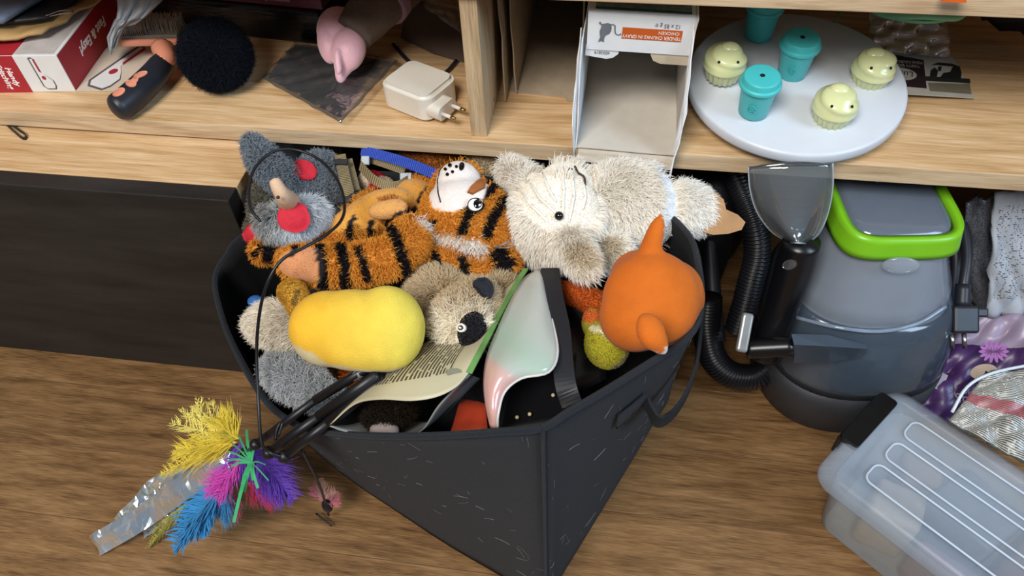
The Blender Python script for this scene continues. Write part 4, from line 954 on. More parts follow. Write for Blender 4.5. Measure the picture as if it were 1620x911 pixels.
# --- fox seen from behind
EF = [el(1030, 475, .362, 78, 80, 20, 62), el(1062, 468, .358, 52, 58, 10, 48), el(1005, 500, .358, 58, 58), el(1090, 470, .355, 26, 26), el(1104, 480, .350, 12, 12), el(1012, 440, .360, 48, 46)]
EFh = EF+limb((1026, 408, .385, 20), (1032, 384, .396, 17), (1040, 360, .406, 14), (1046, 340, .412, 5))+[el(1030, 525, .396, 24, 34, -25, 18), el(1046, 545, .388, 14, 20, -10, 12)]
EFb = [el(960, 545, .315, 36, 40, -15, 34), el(938, 510, .315, 18, 26, 0, 22)]
EFa = limb((945, 480, .322, 20), (912, 465, .315, 18), (880, 462, .308, 18))
tf = thing('fox_plush', 'orange fox plush seen from behind with upright ears and yellow belly', 'plush toy', tbase(EF+EFb))
bf = blob('head', EFh, tf, M_skin, voxel=.003, smooth=4)
paint(bf, marks(bf, '#c5651f', [([(1056, 345), (1056, 385)], 4, '#cfc9c2'), ([(1022, 566), (1050, 562), (1062, 545)], 5, '#cfc9c2'), ([(1108, 505), (1116, 490)], 4, '#cfc9c2')]))
M_velvet = mat('velvet_skin', rough=.8, var=.10, scale=45, attr='Col', bump=.3, bscale=900, sheen=.06, spec=.12); bf.o.data.materials[0] = M_velvet
bfb = blob('belly', EFb, tf, M_skin); by_ = at(950, 520, .35)
paint(bfb, marks(bfb, '#a8a02c', [([(925, 498), (945, 500), (960, 505)], 12, '#c8652a'), ([(935, 518), (955, 523), (975, 535)], 6, '#dcd6b8'), ([(1000, 560), (985, 590)], 14, '#8f8468')]))
fur(bfb, 4000, .0014, .0004, jit=.6, seed=17)
bfa = blob('arm', EFa, tf, M_skin); paint(bfa, solid('#b8571f')); fur(bfa, 2500, .003, .0004, jit=.6, seed=18)

# --- yellow smooth plush
EY = [el(520, 520, .352, 64, 62, 10, 54), el(560, 522, .354, 80, 66, 6, 56), el(612, 520, .356, 62, 70, 0, 58), el(585, 528, .352, 66, 62, 10, 56)]
ty = thing('yellow_plush', 'plump smooth yellow plush resting on top at the left of the basket', 'plush toy', tbase(EY))
by = blob('body', EY, ty, M_skin, smooth=8)
seam = trail(by, [(470, 556), (515, 582), (560, 594), (630, 598)])
def cy_(P):
    C = np.tile(np.array(lin('#deac32')), (len(P), 1)); t = np.clip(((P-at(500, 500, .37))@CR)/.07, 0, 1)[:, None]; C = C*(1-t)+np.array(lin('#dfca54'))*t
    k = near(P, seam) < .0075; C[k] = np.array(lin('#c8bb92')); return C
paint(by, cy_); by.o.data.materials[0] = M_velvet
EY2 = [el(462, 462, .330, 24, 22), el(472, 478, .325, 20, 30)]
bm2 = blob('foot', EY2, ty, M_skin); paint(bm2, marks(bm2, '#c9993a', [([(470, 462), (466, 480)], 4, '#8a6a3a')])); fur(bm2, 2500, .002, .0004, jit=.6, seed=20)

# --- beige badger-like plush
EB = [el(728, 508, .330, 42, 46, 10, 38), el(752, 480, .325, 36, 36), el(690, 460, .308, 46, 38, -10, 36), el(790, 462, .300, 30, 34), el(748, 524, .344, 24, 32, 10, 24)]
tb = thing('badger_plush', 'beige fluffy plush with a black muzzle and white ringed eye', 'plush toy', tbase(EB))
bb2 = blob('body', EB, tb, M_skin, voxel=.003, smooth=4)
mzl = trail(bb2, [(738, 505), (750, 500), (758, 520), (752, 545), (738, 550), (730, 530), (745, 525)])
def cb2(P):
    t = np.clip(((P-at(745, 470, .33))@CD)/.02, 0, 1)[:, None]; C = np.array(lin('#c9b594'))*(1-t)+np.array(lin('#f5ecda'))*t; C[near(P, mzl) < .0095] = np.array(lin('#131216')); return C
paint(bb2, cb2)
fur(bb2, 14000, .0105, .0005, jit=.5, comb=lambda P: (P-at(748, 524, .34))/.04, lay=.6, lenf=lambda P: np.where(near(P, mzl) < .0115, 0.1, 1.), seed=21, tipk=1.2)
ey = patch('eye', bb2, 733, 519, 6.5, 6.5, 0, M_eyew, off=.003, th=.0015); patch('pupil', bb2, 733, 519, 3.6, 3.6, 0, M_eyeb, off=.0036, th=.0008, rings=2, parent=ey); patch('glint', bb2, 733, 519, 1.6, 1.6, 0, M_eyew, off=.0042, th=.0005, rings=2, parent=ey)
patch('nose_patch', bb2, 760, 465, 13, 15, -30, mat('black_satin', '#22252d', .3), off=.010, th=.002, dome=.001)
patch('tooth', bb2, 730, 559, 7, 2.5, 30, M_eyew, off=.002, th=.001, rings=2)

# --- loose fluffy pieces along the left of the basket
E7 = limb((412, 510, .285, 16), (432, 512, .288, 28), (465, 515, .286, 30))
t7 = thing('cream_shaggy_paw', 'cream-grey shaggy paw sticking out under the yellow plush', 'plush toy', tbase(E7))
b7 = blob('body', E7, t7, M_skin); paint(b7, solid('#e6ddce')); fur(b7, 5000, .014, .00055, jit=.4, comb=-CR+CD*.3, lay=.9, seed=22, tipk=1.25)
E8 = [el(470, 602, .262, 46, 30, 25, 26), el(505, 620, .262, 40, 26, 30, 22), el(445, 585, .260, 28, 26)]
t8 = thing('grey_fluffy_plush', 'blue-grey fluffy plush low in the basket beside the wands', 'plush toy', tbase(E8))
b8 = blob('body', E8, t8, M_skin); paint(b8, solid('#b9bcbf')); fur(b8, 7500, .011, .0005, jit=.7, seed=23, tipk=1.2)
E9 = [el(545, 585, .275, 26, 14, 35, 14)]
t9 = thing('orange_black_plush', 'small orange and black plush scrap beside the black wands', 'plush toy', tbase(E9))
b9 = blob('body', E9, t9, M_skin, voxel=.0025); paint(b9, marks(b9, '#2a1b14', [([(548, 588), (562, 600)], 9, '#b3571c')])); fur(b9, 1800, .006, .0004, jit=.6, seed=24)
E10 = [el(690, 252, .288, 40, 22, 5, 24), el(655, 248, .285, 26, 20)]
t10 = thing('rust_plush', 'rust-brown plush wedged under the shelf edge behind the tiger', 'plush toy', tbase(E10))
b10 = blob('body', E10, t10, M_skin); paint(b10, solid('#a8672f')); fur(b10, 3000, .006, .0005, jit=.6, seed=25)
E11 = [el(775, 262, .290, 34, 28, 20, 26)]
t11 = thing('beige_plush', 'beige plush tucked behind the tiger and the cream cat', 'plush toy', tbase(E11))
b11 = blob('body', E11, t11, M_skin); paint(b11, solid('#bfac8e')); fur(b11, 2500, .008, .0005, jit=.5, seed=26)
E12 = [el(590, 290, .300, 26, 20, 20, 18), el(602, 296, .300, 24, 18)]
t12 = thing('red_white_plush', 'small red and cream plush behind the tan straps', 'plush toy', tbase(E12))
b12 = blob('body', E12, t12, M_skin, voxel=.0025); paint(b12, marks(b12, '#ad1f2a', [([(568, 275), (575, 288)], 12, '#c5b198'), ([(605, 282), (625, 285)], 7, '#c5b198')])); fur(b12, 2500, .0015, .0004, seed=27)

# --- straps
def webbing(name, c1, c2, n):
    m = bpy.data.materials.new(name); m.use_nodes = True; nt = m.node_tree; b = nt.nodes['Principled BSDF']; tc = nt.nodes.new('ShaderNodeTexCoord'); w = nt.nodes.new('ShaderNodeTexWave')
    w.wave_type = 'BANDS'; w.bands_direction = 'X'; w.inputs['Scale'].default_value = n; nt.links.new(tc.outputs['UV'], w.inputs['Vector']); cr = nt.nodes.new('ShaderNodeValToRGB')
    cr.color_ramp.elements[0].color = (*lin(c1), 1); cr.color_ramp.elements[1].color = (*lin(c2), 1); nt.links.new(w.outputs['Fac'], cr.inputs[0]); nt.links.new(cr.outputs[0], b.inputs['Base Color'])
    bp = nt.nodes.new('ShaderNodeBump'); bp.inputs['Strength'].default_value = .6; bp.inputs['Distance'].default_value = .002; nt.links.new(w.outputs['Fac'], bp.inputs['Height']); nt.links.new(bp.outputs[0], b.inputs['Normal']); b.inputs['Roughness'].default_value = .7
    return m
M_tan = webbing('tan_webbing', '#6e5f3f', '#a1906a', 9); M_blue = webbing('blue_webbing', '#1c3aa0', '#2f56c8', 14); M_blk = mat('black_webbing', '#15151a', .7)
M_buck = mat('grey_buckle', '#7f8790', .35)
s1 = thing('tan_harness', 'ribbed tan webbing harness with dark buckles behind the tiger', 'harness', at(560, 290, .29))
strap('strap', spl([at(538, 245, .322), at(544, 275, .325), at(553, 312, .325)], 8), .0115, .0016, CR, M_tan, s1)
strap('strap', spl([at(551, 252, .316), at(557, 275, .318), at(563, 300, .318)], 8), .0085, .0016, CR, M_tan, s1)
strap('strap', spl([at(570, 262, .322), at(590, 283, .328), at(612, 293, .330), at(632, 293, .328), at(648, 284, .324)], 8), .0095, .0016, CD, M_tan, s1)
strap('strap', spl([at(572, 248, .310), at(600, 256, .312), at(640, 270, .312)], 8), .0085, .0016, CD, M_tan, s1)
box('buckle', at(540, 256, .328), (.014, .006, .004), M_blk, s1, R=Rf(CR, -CF), bev=.0008); box('buckle', at(545, 316, .328), (.015, .007, .005), M_blk, s1, R=Rf(CR, -CF), bev=.0008)
box('buckle', at(642, 281, .326), (.012, .010, .004), M_buck, s1, R=Rf(CR, -CF), bev=.0008); box('buckle', at(578, 254, .318), (.009, .010, .003), M_buck, s1, R=Rf(CR, -CF), bev=.0008)
strap('strap', spl([at(553, 318, .322), at(570, 308, .322), at(590, 308, .318)], 6), .010, .0016, CD, M_blk, s1)
s2 = strap('blue_strap', spl([at(572, 238, .318), at(605, 246, .324), at(645, 258, .332), at(690, 276, .338)], 8), .0105, .0018, CD, M_blue); setp(s2, 'bright blue webbing strap across the straps behind the tiger', 'strap')

# --- blue cap low at the left
bc2 = ball('blue_toy', at(405, 477, .275), .0085, mat('blue_plastic', '#2f63a8', .35), None, sc=(1, .8, .7)); setp(bc2, 'small blue plastic piece in the dark left corner of the basket', 'toy')

# --- opened pouch with printed back
M_page = print_mat('pouch_print', '#b5ad90', '#4a4334', lines=42, along='V', density=.40, region=(.12, .74, .25, .95))
M_green = mat('pouch_green', '#5f8a4c', .35, var=.25, scale=60); M_silver = mat('pouch_inside', '#8a8c88', .35, var=.15, scale=15)
pz = thing('food_pouch', 'empty green food pouch with a printed cream back, mouth gaping', 'pouch', at(660, 620, .27))
rowA = [at(x, y, z) for x, y, z in ((522, 672, .300), (560, 640, .318), (600, 632, .338), (650, 634, .347), (690, 628, .350), (722, 612, .352), (742, 590, .352))]
rowB = [at(x, y, z) for x, y, z in ((560, 630, .305), (590, 606, .320), (620, 598, .338), (665, 588, .346), (705, 580, .349), (738, 566, .351), (768, 540, .352))]
rowC = [at(x, y, z) for x, y, z in ((600, 590, .300), (630, 570, .312), (660, 556, .325), (700, 545, .330), (740, 530, .330), (775, 505, .334), (805, 470, .338))]
rowD = [at(x, y, z) for x, y, z in ((660, 560, .290), (680, 540, .300), (710, 520, .306), (740, 500, .306), (770, 480, .306), (805, 450, .322), (832, 425, .330))]
rr = [spl(r, 5) for r in (rowA, rowB, rowC, rowD)]; G = np.array([spl([r[k] for r in rr], 6) for k in range(len(rr[0]))]).transpose(1, 0, 2)
sheet('back_panel', G, .0008, M_page, pz)
e0 = np.array([G[i, -1] for i in range(G.shape[0])]); strap('green_seam', e0-CF*.001, .0050, .0012, CR*.9-CD*.2, M_green, pz)
lowA = spl([at(x, y, z) for x, y, z in ((522, 674, .298), (545, 682, .290), (590, 690, .280), (640, 690, .278), (668, 680, .300), (695, 640, .330), (742, 592, .350))], 5)
upB = spl([r for r in rowA], 5); G2 = np.array([lowA*(1-t)+ (lowA*.55+upB*.45+A(0, .03, -.05))*t for t in np.linspace(0, 1, 8)])
sheet('front_panel', G2, .0008, M_silver, pz)
poly('logo', ell(.006, .0035, 16), .0003, G[4, -8]-CF*.0012, Rf(CR, -CF), mat('pouch_logo', '#6f6d5a', .6), pz)
ds = ball('pink_disc', at(608, 680, .286), .0105, mat('pale_pink_foam', '#8d7d78', .7), None, sc=(1.2, .9, .5)); setp(ds, 'pale pink rounded piece peeking over the front rim', 'toy')
E13 = [el(615, 655, .285, 40, 22, -10, 22)]
t13 = thing('dark_fluff_toy', 'dark brown fluffy toy inside the gaping pouch', 'plush toy', tbase(E13)); b13 = blob('body', E13, t13, M_skin); paint(b13, solid('#2b241c')); fur(b13, 3000, .008, .0004, jit=.7, seed=28)
rc = sheet('red_card', quadgrid(at(712, 690, .315), at(772, 684, .320), at(768, 640, .315), at(730, 632, .300), 5, 5, .0006, 2), .0015, mat('red_orange_card', '#9c3319', .5, var=.25, scale=40)); setp(rc, 'red-orange card between the pouch and the pastel shell', 'card')

# --- pastel shell with a black strap
def grad_mat():
    m = bpy.data.materials.new('pastel_pearl'); m.use_nodes = True; nt = m.node_tree; b = nt.nodes['Principled BSDF']; tc = nt.nodes.new('ShaderNodeTexCoord'); s = nt.nodes.new('ShaderNodeSeparateXYZ'); nt.links.new(tc.outputs['UV'], s.inputs[0])
    cr = nt.nodes.new('ShaderNodeValToRGB'); e = cr.color_ramp.elements; e[0].position = 0; e[0].color = (*lin('#c79a8e'), 1); e[1].position = 1; e[1].color = (*lin('#b9b7b0'), 1)
    for p, c in ((.30, '#c99d97'), (.40, '#c4a59d'), (.44, '#a9b0a6'), (.56, '#9fb3a3'), (.72, '#b1b6ad')): k = e.new(p); k.color = (*lin(c), 1)
    nt.links.new(s.outputs[1], cr.inputs[0]); nt.links.new(cr.outputs[0], b.inputs['Base Color']); b.inputs['Roughness'].default_value = .22; b.inputs['Coat Weight'].default_value = .4; MATS['pastel'] = m; return m
M_pas = grad_mat(); M_bpl = mat('black_plastic', '#0e0e11', .3, var=.05); M_bmat = mat('black_matte', '#1b1b20', .45)
ps = thing('pastel_shell', 'curved pearly plastic shell, pink to mint to white, with black straps', 'carrier', at(830, 560, .25))
left = [(777, 676, .335), (769, 640, .345), (766, 600, .350), (772, 560, .352), (788, 520, .350), (806, 480, .346), (828, 442, .340), (852, 427, .334)]
right = [(787, 676, .335), (788, 655, .345), (798, 620, .352), (825, 598, .356), (868, 588, .358), (882, 555, .356), (872, 500, .350), (857, 428, .336)]
lp, rp_ = spl([at(*q) for q in left], 5), spl([at(*q) for q in right], 5); G = []
for a, b in zip(lp, rp_):
    G.append([a*(1-t)+b*t-CF*.012*math.sin(math.pi*t)*min(1, np.linalg.norm(b-a)/.03) for t in np.linspace(0, 1, 12)])
sheet('shell', G, .002, M_pas, ps)
edge = np.array(rp_)-CF*.001; tube('shell_edge', edge, .0012, mat('pearl_edge', '#c4c0ba', .3), ps, seg=6)
st = spl([at(870, 425, .338), at(876, 470, .348), at(886, 520, .352), at(890, 570, .350), at(895, 610, .345), at(905, 640, .335)], 6)
strap('strap', st, .016, .0018, CR, M_bmat, ps)
G = quadgrid(at(778, 690, .31), at(905, 672, .31), at(912, 560, .315), at(800, 600, .315), 10, 8); sheet('back_plate', G, .003, M_bpl, ps)
G = quadgrid(at(880, 640, .30), at(960, 600, .30), at(935, 440, .29), at(890, 430, .30), 8, 8); sheet('side_plate', G, .003, M_bpl, ps)
for x, y in ((818, 660), (838, 655), (875, 625), (893, 642)): ball('rivet', at(x, y, .316), .0016, mat('pale_gold', '#b9ad84', .4), ps)

# ================================================================== wands, cords, lures
M_rod = mat('black_rod', '#131316', .42, var=.05)
def wand(name, label, pts, r, kink=None):
    t = thing(name, label, 'cat wand', at(*pts[0])); P = np.array([at(*q) for q in pts]); k = len(P)
    for i in range(k-1): tube('rod', [P[i], P[i+1]], r*(1-.16*(k-2-i)) if k > 2 else r, M_rod, t, seg=10)
    ball('tip', P[0], r*1.25, M_rod, t); return t
w1 = wand('cat_wand', 'uppermost black telescopic cat wand with a silver band', [(404, 703, .243), (500, 632, .290), (588, 578, .335)], .0042)
w2 = wand('cat_wand', 'middle of three black telescopic cat wands over the basket rim', [(425, 716, .248), (505, 658, .288), (598, 592, .335)], .0048)
w3 = wand('cat_wand', 'lowest black telescopic cat wand, nearest the pouch', [(450, 722, .252), (520, 668, .290), (610, 598, .330)], .0048)
q = at(552, 600, .3165); q1 = at(572, 588, .3268); tube('silver_band', [q, q1], .0045, mat('band_silver', '#a9a9a4', .3, metal=.6), w1, seg=10)
M_cord = mat('black_cord', '#15151a', .4)
cp = spl([at(*q) for q in ((446, 722, .256), (428, 716, .262), (414, 700, .262), (409, 640, .275), (406, 560, .305), (410, 500, .335), (422, 450, .365), (445, 412, .378), (480, 392, .380), (515, 372, .378), (540, 348, .374), (545, 320, .370), (534, 285, .370), (510, 256, .372), (480, 240, .376), (450, 236, .380), (425, 244, .380), (402, 268, .378), (394, 300, .372), (397, 330, .366), (412, 350, .360))], 8)
cd = tube('wand_cord', cp, .0014, M_cord, seg=8); setp(cd, 'long black elastic cord looping over the grey plush and tiger', 'cord')
cp = spl([at(*q) for q in ((440, 690, .262), (446, 672, .268), (444, 668, .268), (438, 680, .264), (436, 696, .258))], 5); c2_ = tube('cord_loop', cp, .0013, M_cord, w2, seg=6)
# feather lure
def feather(name, root, d, L, W, col, par, barbs=90, droop=.3, fluff=.35, seed=0, bend=None, blade=False):
    rg = np.random.default_rng(seed); d = np.asarray(d, float); d /= np.linalg.norm(d); up = A(0, 0, 1)
    s = np.cross(d, up); s /= np.linalg.norm(s)+1e-9; n = np.cross(s, d); bend = s*rg.uniform(-.3, .3) if bend is None else np.asarray(bend)
    sh = [root+d*L*t+(bend*L*.5-n*L*droop*.4)*t*t for t in np.linspace(0, 1, 12)]; sh = np.array(sh); sh[:, 2] = np.maximum(sh[:, 2], .003)
    V, F = g_tube(sh, np.linspace(.0009, .0002, 12), 5); V = V.tolist(); F = [list(f) for f in F]
    for k in range(barbs):
        t = rg.uniform(.05, 1); i = min(10, int(t*11)); p = sh[i]+(sh[i+1]-sh[i])*(t*11-i); side = rg.choice([-1, 1])
        w = W*(math.sin(math.pi*min(1, t*.8+.2))**.6)*rg.uniform(.6, 1.1); dd = s*side*rg.uniform(.5, 1)+d*rg.uniform(.5, 1.2)+n*rg.normal(0, fluff); dd /= np.linalg.norm(dd)
        e1 = p+dd*w*.55; dd2 = dd+d*.5+rg.normal(0, fluff*.6, 3); dd2 /= np.linalg.norm(dd2); e2 = e1+dd2*w*.5
        for e in (e1, e2): e[2] = max(e[2], .002)
        ww = (.0010 if blade else .00034)*rg.uniform(.7, 1.3); q = np.cross(dd, n); q = q/(np.linalg.norm(q)+1e-9)*ww; o = len(V)
        V += [(p-q).tolist(), (p+q).tolist(), (e1+q).tolist(), (e1-q).tolist(), e2.tolist()]; F += [[o, o+1, o+2, o+3], [o+3, o+2, o+4]]
    return mk(name, np.array(V), F, col, par, smooth=True)
def fm_(n, c): return mat('feather_'+n, c, .7, var=.12, scale=120, sheen=.3)
knot = at(388, 716, .165)
lu = thing('feather_lure', 'cat lure of yellow, purple, blue, pink and green feathers with silver foil', 'cat toy', (knot[0], knot[1], 0))
ball('knot', knot, .006, M_cord, lu); tube('lure_cord', spl([at(404, 703, .243), at(396, 708, .2), knot], 5), .0012, M_cord, lu, seg=6)
def to(px, py, z): return at(px, py, z)
def plume(c, px0, py0, z0, px1, py1, z1, W, cname, n=1, barbs=110, seed=0, spread=.0, **k):
    rg = np.random.default_rng(seed)
    for i in range(n):
        a = to(px0, py0, z0); b = to(px1+rg.normal(0, spread), py1+rg.normal(0, spread), z1+rg.uniform(-.006, .006)); feather('feather', a, b-a, np.linalg.norm(b-a), W, fm_(cname, c), lu, barbs=barbs, seed=seed*10+i, **k)
Yl = '#dfc63a'
plume(Yl, 372, 704, .16, 262, 728, .13, .030, 'yellow', 2, 150, 1, 5, droop=.1, fluff=.2); plume(Yl, 375, 700, .165, 300, 690, .155, .034, 'yellow', 3, 110, 2, 12)
plume('#e6d66a', 365, 700, .165, 292, 655, .165, .022, 'pale_yellow', 3, 70, 3, 10, fluff=.5); plume('#e6d66a', 372, 696, .165, 310, 645, .17, .016, 'pale_yellow', 2, 40, 4, 8); plume(Yl, 378, 694, .165, 352, 672, .175, .030, 'yellow', 3, 90, 5, 10)
plume('#eade84', 330, 690, .165, 285, 640, .165, .012, 'pale_yellow', 2, 26, 41, 5, fluff=.6); plume('#eade84', 322, 690, .165, 308, 632, .17, .010, 'pale_yellow', 2, 22, 42, 6, fluff=.6)
plume('#5a2fa0', 392, 706, .16, 445, 768, .13, .034, 'purple', 4, 120, 6, 14); plume('#6d35b8', 385, 700, .16, 372, 735, .135, .026, 'violet', 3, 100, 7, 12); plume('#8a4ac0', 400, 730, .14, 455, 765, .12, .03, 'lilac', 2, 90, 8, 8)
plume('#c43aa8', 380, 728, .15, 330, 772, .13, .026, 'pink', 4, 120, 9, 12); plume('#d4479c', 370, 745, .14, 350, 780, .12, .02, 'rose', 2, 80, 10, 10)
plume('#1f78b0', 352, 770, .12, 282, 838, .08, .030, 'blue', 4, 130, 11, 12, blade=True); plume('#2a86bd', 360, 775, .12, 345, 815, .09, .026, 'sky', 2, 110, 12, 8); plume('#1f78b0', 340, 785, .11, 312, 845, .08, .018, 'blue', 2, 100, 13, 6, blade=True)
plume('#c22a4a', 390, 762, .12, 440, 790, .09, .026, 'red', 3, 110, 14, 10); plume('#cf3a6a', 378, 780, .10, 370, 825, .08, .012, 'cerise', 2, 60, 15, 5)
Gn = '#2f9a5c'
for k, (x1, y1, w) in enumerate(((390, 680, 1), (378, 690, .7), (366, 700, .6), (360, 714, .7), (362, 728, .8), (366, 738, .8), (405, 700, .7), (412, 690, .5), (408, 772, 1), (400, 760, .8), (384, 778, 2.2), (376, 800, 1.2), (370, 826, 1.2), (425, 760, .4), (420, 735, .4))):
    a, b = at(398, 732, .176), at(x1, y1, .172); mid = (a+b)/2+A(0, 0, .004)
    strap('feather', spl([a, mid, b], 4), .0026*w, .0004, CD if abs(x1-398) > abs(y1-732) else CR, fm_('green', Gn), lu)
# foil streamers
def foil_mat():
    m = bpy.data.materials.new('holo_foil'); m.use_nodes = True; nt = m.node_tree; b = nt.nodes['Principled BSDF']; b.inputs['Metallic'].default_value = .85; b.inputs['Roughness'].default_value = .13
    tc = nt.nodes.new('ShaderNodeTexCoord'); v = nt.nodes.new('ShaderNodeTexVoronoi'); v.inputs['Scale'].default_value = 60; nt.links.new(tc.outputs['Object'], v.inputs['Vector']); bp = nt.nodes.new('ShaderNodeBump'); bp.inputs['Strength'].default_value = .7; bp.inputs['Distance'].default_value = .004
    nt.links.new(v.outputs['Distance'], bp.inputs['Height']); nt.links.new(bp.outputs[0], b.inputs['Normal'])
    cr = nt.nodes.new('ShaderNodeValToRGB'); e = cr.color_ramp.elements; e[0].color = (.62, .80, .95, 1); e[1].color = (.95, .90, .72, 1); k = e.new(.5); k.color = (.9, .95, 1, 1); nt.links.new(v.outputs['Color'], cr.inputs[0]); nt.links.new(cr.outputs[0], b.inputs['Base Color']); return m
M_foil = foil_mat()
def streamer(pts, w, seed, side):
    P = spl([at(*q) for q in pts], 7); V = []; rg = np.random.default_rng(seed); s0 = np.asarray(side, float); G = []
    for i, p in enumerate(P):
        t = np.gradient(P, axis=0)[i]; t /= np.linalg.norm(t); s = s0-t*np.dot(s0, t); s /= np.linalg.norm(s); n = np.cross(t, s)
        G.append([p+s*w*u+n*(rg.normal(0, .0018)+.003*math.sin(i*.6+u*3)) for u in (-.5, -.2, .15, .5)])
    sheet('foil_streamer', G, .0003, M_foil, lu, smooth=False)
streamer([(360, 728, .150), (320, 752, .120), (270, 786, .075), (215, 825, .035), (148, 864, .010)], .026, 3, CR*.4+CD*.9)
streamer([(345, 735, .125), (300, 748, .095), (250, 765, .055), (215, 800, .030), (190, 828, .012)], .018, 4, CR*.5+CD*.8)
streamer([(330, 768, .10), (300, 792, .07), (262, 818, .035), (225, 840, .008)], .016, 5, CR*.3+CD*.9)
plume('#a5a03a', 320, 780, .09, 215, 845, .012, .02, 'olive', 3, 120, 16, 6)
# small lure on a drooping cord
l2 = thing('small_lure', 'small pink feather lure on a black cord beside the basket', 'cat toy', at(520, 800, .012)*A(1, 1, 0))
cp = spl([at(*q) for q in ((478, 712, .25), (495, 745, .20), (508, 775, .13), (516, 800, .05), (520, 815, .014))], 8); tube('lure_cord', cp, .0013, M_cord, l2, seg=6)
bd = at(518, 800, .05); ball('bead', bd, .0075, M_cord, l2, sc=(.8, .8, 1.5)); P = spl([at(500, 812, .012), at(512, 822, .010), at(525, 832, .008)], 4); tube('hook', P, .0012, M_cord, l2, seg=6)
for i, (x, y, c, nme) in enumerate(((492, 770, '#c06a78', 'dusty_pink'), (500, 758, '#b98a7c', 'beige'), (530, 778, '#b88a80', 'beige'), (535, 790, '#c06a78', 'dusty_pink'), (508, 765, '#b98a7c', 'beige'))):
    a, b = at(516, 795, .055), at(x, y, .06); feather('feather', a, b-a, np.linalg.norm(b-a), .013, fm_(nme, c), l2, barbs=80, seed=200+i)

# ================================================================== right: cleaner, bags, storage box
def sup(cx, cy, rx, ry, z, n=56, e=2.6, rot=0.0):
    o = []
    for t in np.linspace(0, 2*math.pi, n, endpoint=False):
        c, s = math.cos(t), math.sin(t); x = rx*math.copysign(abs(c)**(2/e), c); y = ry*math.copysign(abs(s)**(2/e), s)
        o.append((cx+x*math.cos(rot)-y*math.sin(rot), cy+x*math.sin(rot)+y*math.cos(rot), z))
    return o
def loft(name, rings, m, parent, cap=True, smooth=True):
    n = len(rings[0]); V = np.concatenate([np.array(r) for r in rings]); F = []
    for i in range(len(rings)-1):
        for k in range(n): k2 = (k+1) % n; F.append((i*n+k, i*n+k2, (i+1)*n+k2, (i+1)*n+k))
    if cap: F.append(tuple(range(n))[::-1]); F.append(tuple((len(rings)-1)*n+k for k in range(n)))
    return mk(name, V, F, m, parent, smooth)
cl_ = thing('carpet_cleaner', 'portable grey carpet cleaner with a clear tank and lime green handle', 'carpet cleaner', (.44, .03, 0))
M_dgrey = mat('dark_grey_plastic', '#2f3034', .5, var=.05, bump=.15, bscale=500)
M_smoke = mat('smoky_grey_gloss', '#3c4651', .16, var=.04, coat=.3)
M_tank = mat('tank_plastic', '#5f6774', .16, var=.04, coat=.3); M_tclear = mat('tank_clear', '#aab4c2', .08, var=.02, alpha=.38, coat=.3, spec=.8)
RT = .14
loft('base', [sup(.452, .018, .100, .104, .001, rot=RT), sup(.451, .016, .106, .109, .008, rot=RT), sup(.449, .013, .108, .110, .05, rot=RT), sup(.446, .010, .107, .108, .082, rot=RT)], M_dgrey, cl_)
loft('lower_tank', [sup(.446, .010, .106, .1065, .0825, rot=RT), sup(.444, .009, .107, .106, .10, rot=RT), sup(.440, .006, .104, .100, .135, rot=RT), sup(.437, .005, .097, .092, .165, rot=RT), sup(.435, .005, .090, .085, .182, rot=RT), sup(.435, .005, .084, .079, .1868, rot=RT)], M_smoke, cl_)
loft('tank', [sup(.435, .006, .082, .078, .1865, rot=RT), sup(.435, .008, .079, .076, .205, rot=RT), sup(.434, .011, .062, .063, .245, rot=RT), sup(.434, .014, .053, .056, .278, rot=RT, e=4), sup(.434, .015, .049, .053, .288, rot=RT, e=4.5), sup(.434, .016, .042, .046, .290, rot=RT, e=4.5)], M_tank, cl_)
loft('tank_shell', [sup(.435, .006, .0855, .0815, .187, rot=RT), sup(.435, .008, .0825, .0795, .205, rot=RT), sup(.434, .011, .0655, .0665, .245, rot=RT), sup(.434, .0135, .0570, .0600, .272, rot=RT)], M_tclear, cl_, cap=False)
# green handle: a flat band hugging the tank's front and sides
M_lg = mat('lime_green', '#77b81f', .32, var=.03)
band = []
for z_, gro in ((.266, .0065), (.290, .002)):
    ring = np.array(sup(.434, .0145, .0535+gro, .0560+gro, z_, n=72, e=4.5, rot=RT)); band.append(ring)
ks = [k for k in range(72) if ring[k][1] < .05]
ks = sorted(ks, key=lambda k: math.atan2(ring[k][1]-.06, ring[k][0]-.436))
G = [[band[0][k]*(1-t)+band[1][k]*t for k in ks] for t in np.linspace(0, 1, 5)]
sheet('handle', G, .0085, M_lg, cl_)
ball('latch', aty(1425, 420, -.062), .012, M_tclear, cl_, sc=(1.5, .35, .95))
box('lid_hinge', (.452, .06, .2985), (.075, .05, .010), mat('tank_lid', '#4a5059', .2, coat=.3), cl_, R=rz(RT), bev=.002)
ch1 = spl([aty(1245, 498, -.052), aty(1320, 517, -.0795), aty(1390, 524, -.0815), aty(1450, 512, -.0705), aty(1496, 485, -.052)], 6)
tube('trim_ring', [p for p in ch1], .0022, mat('trim_gloss', '#79879a', .12, coat=.5), cl_, seg=8)
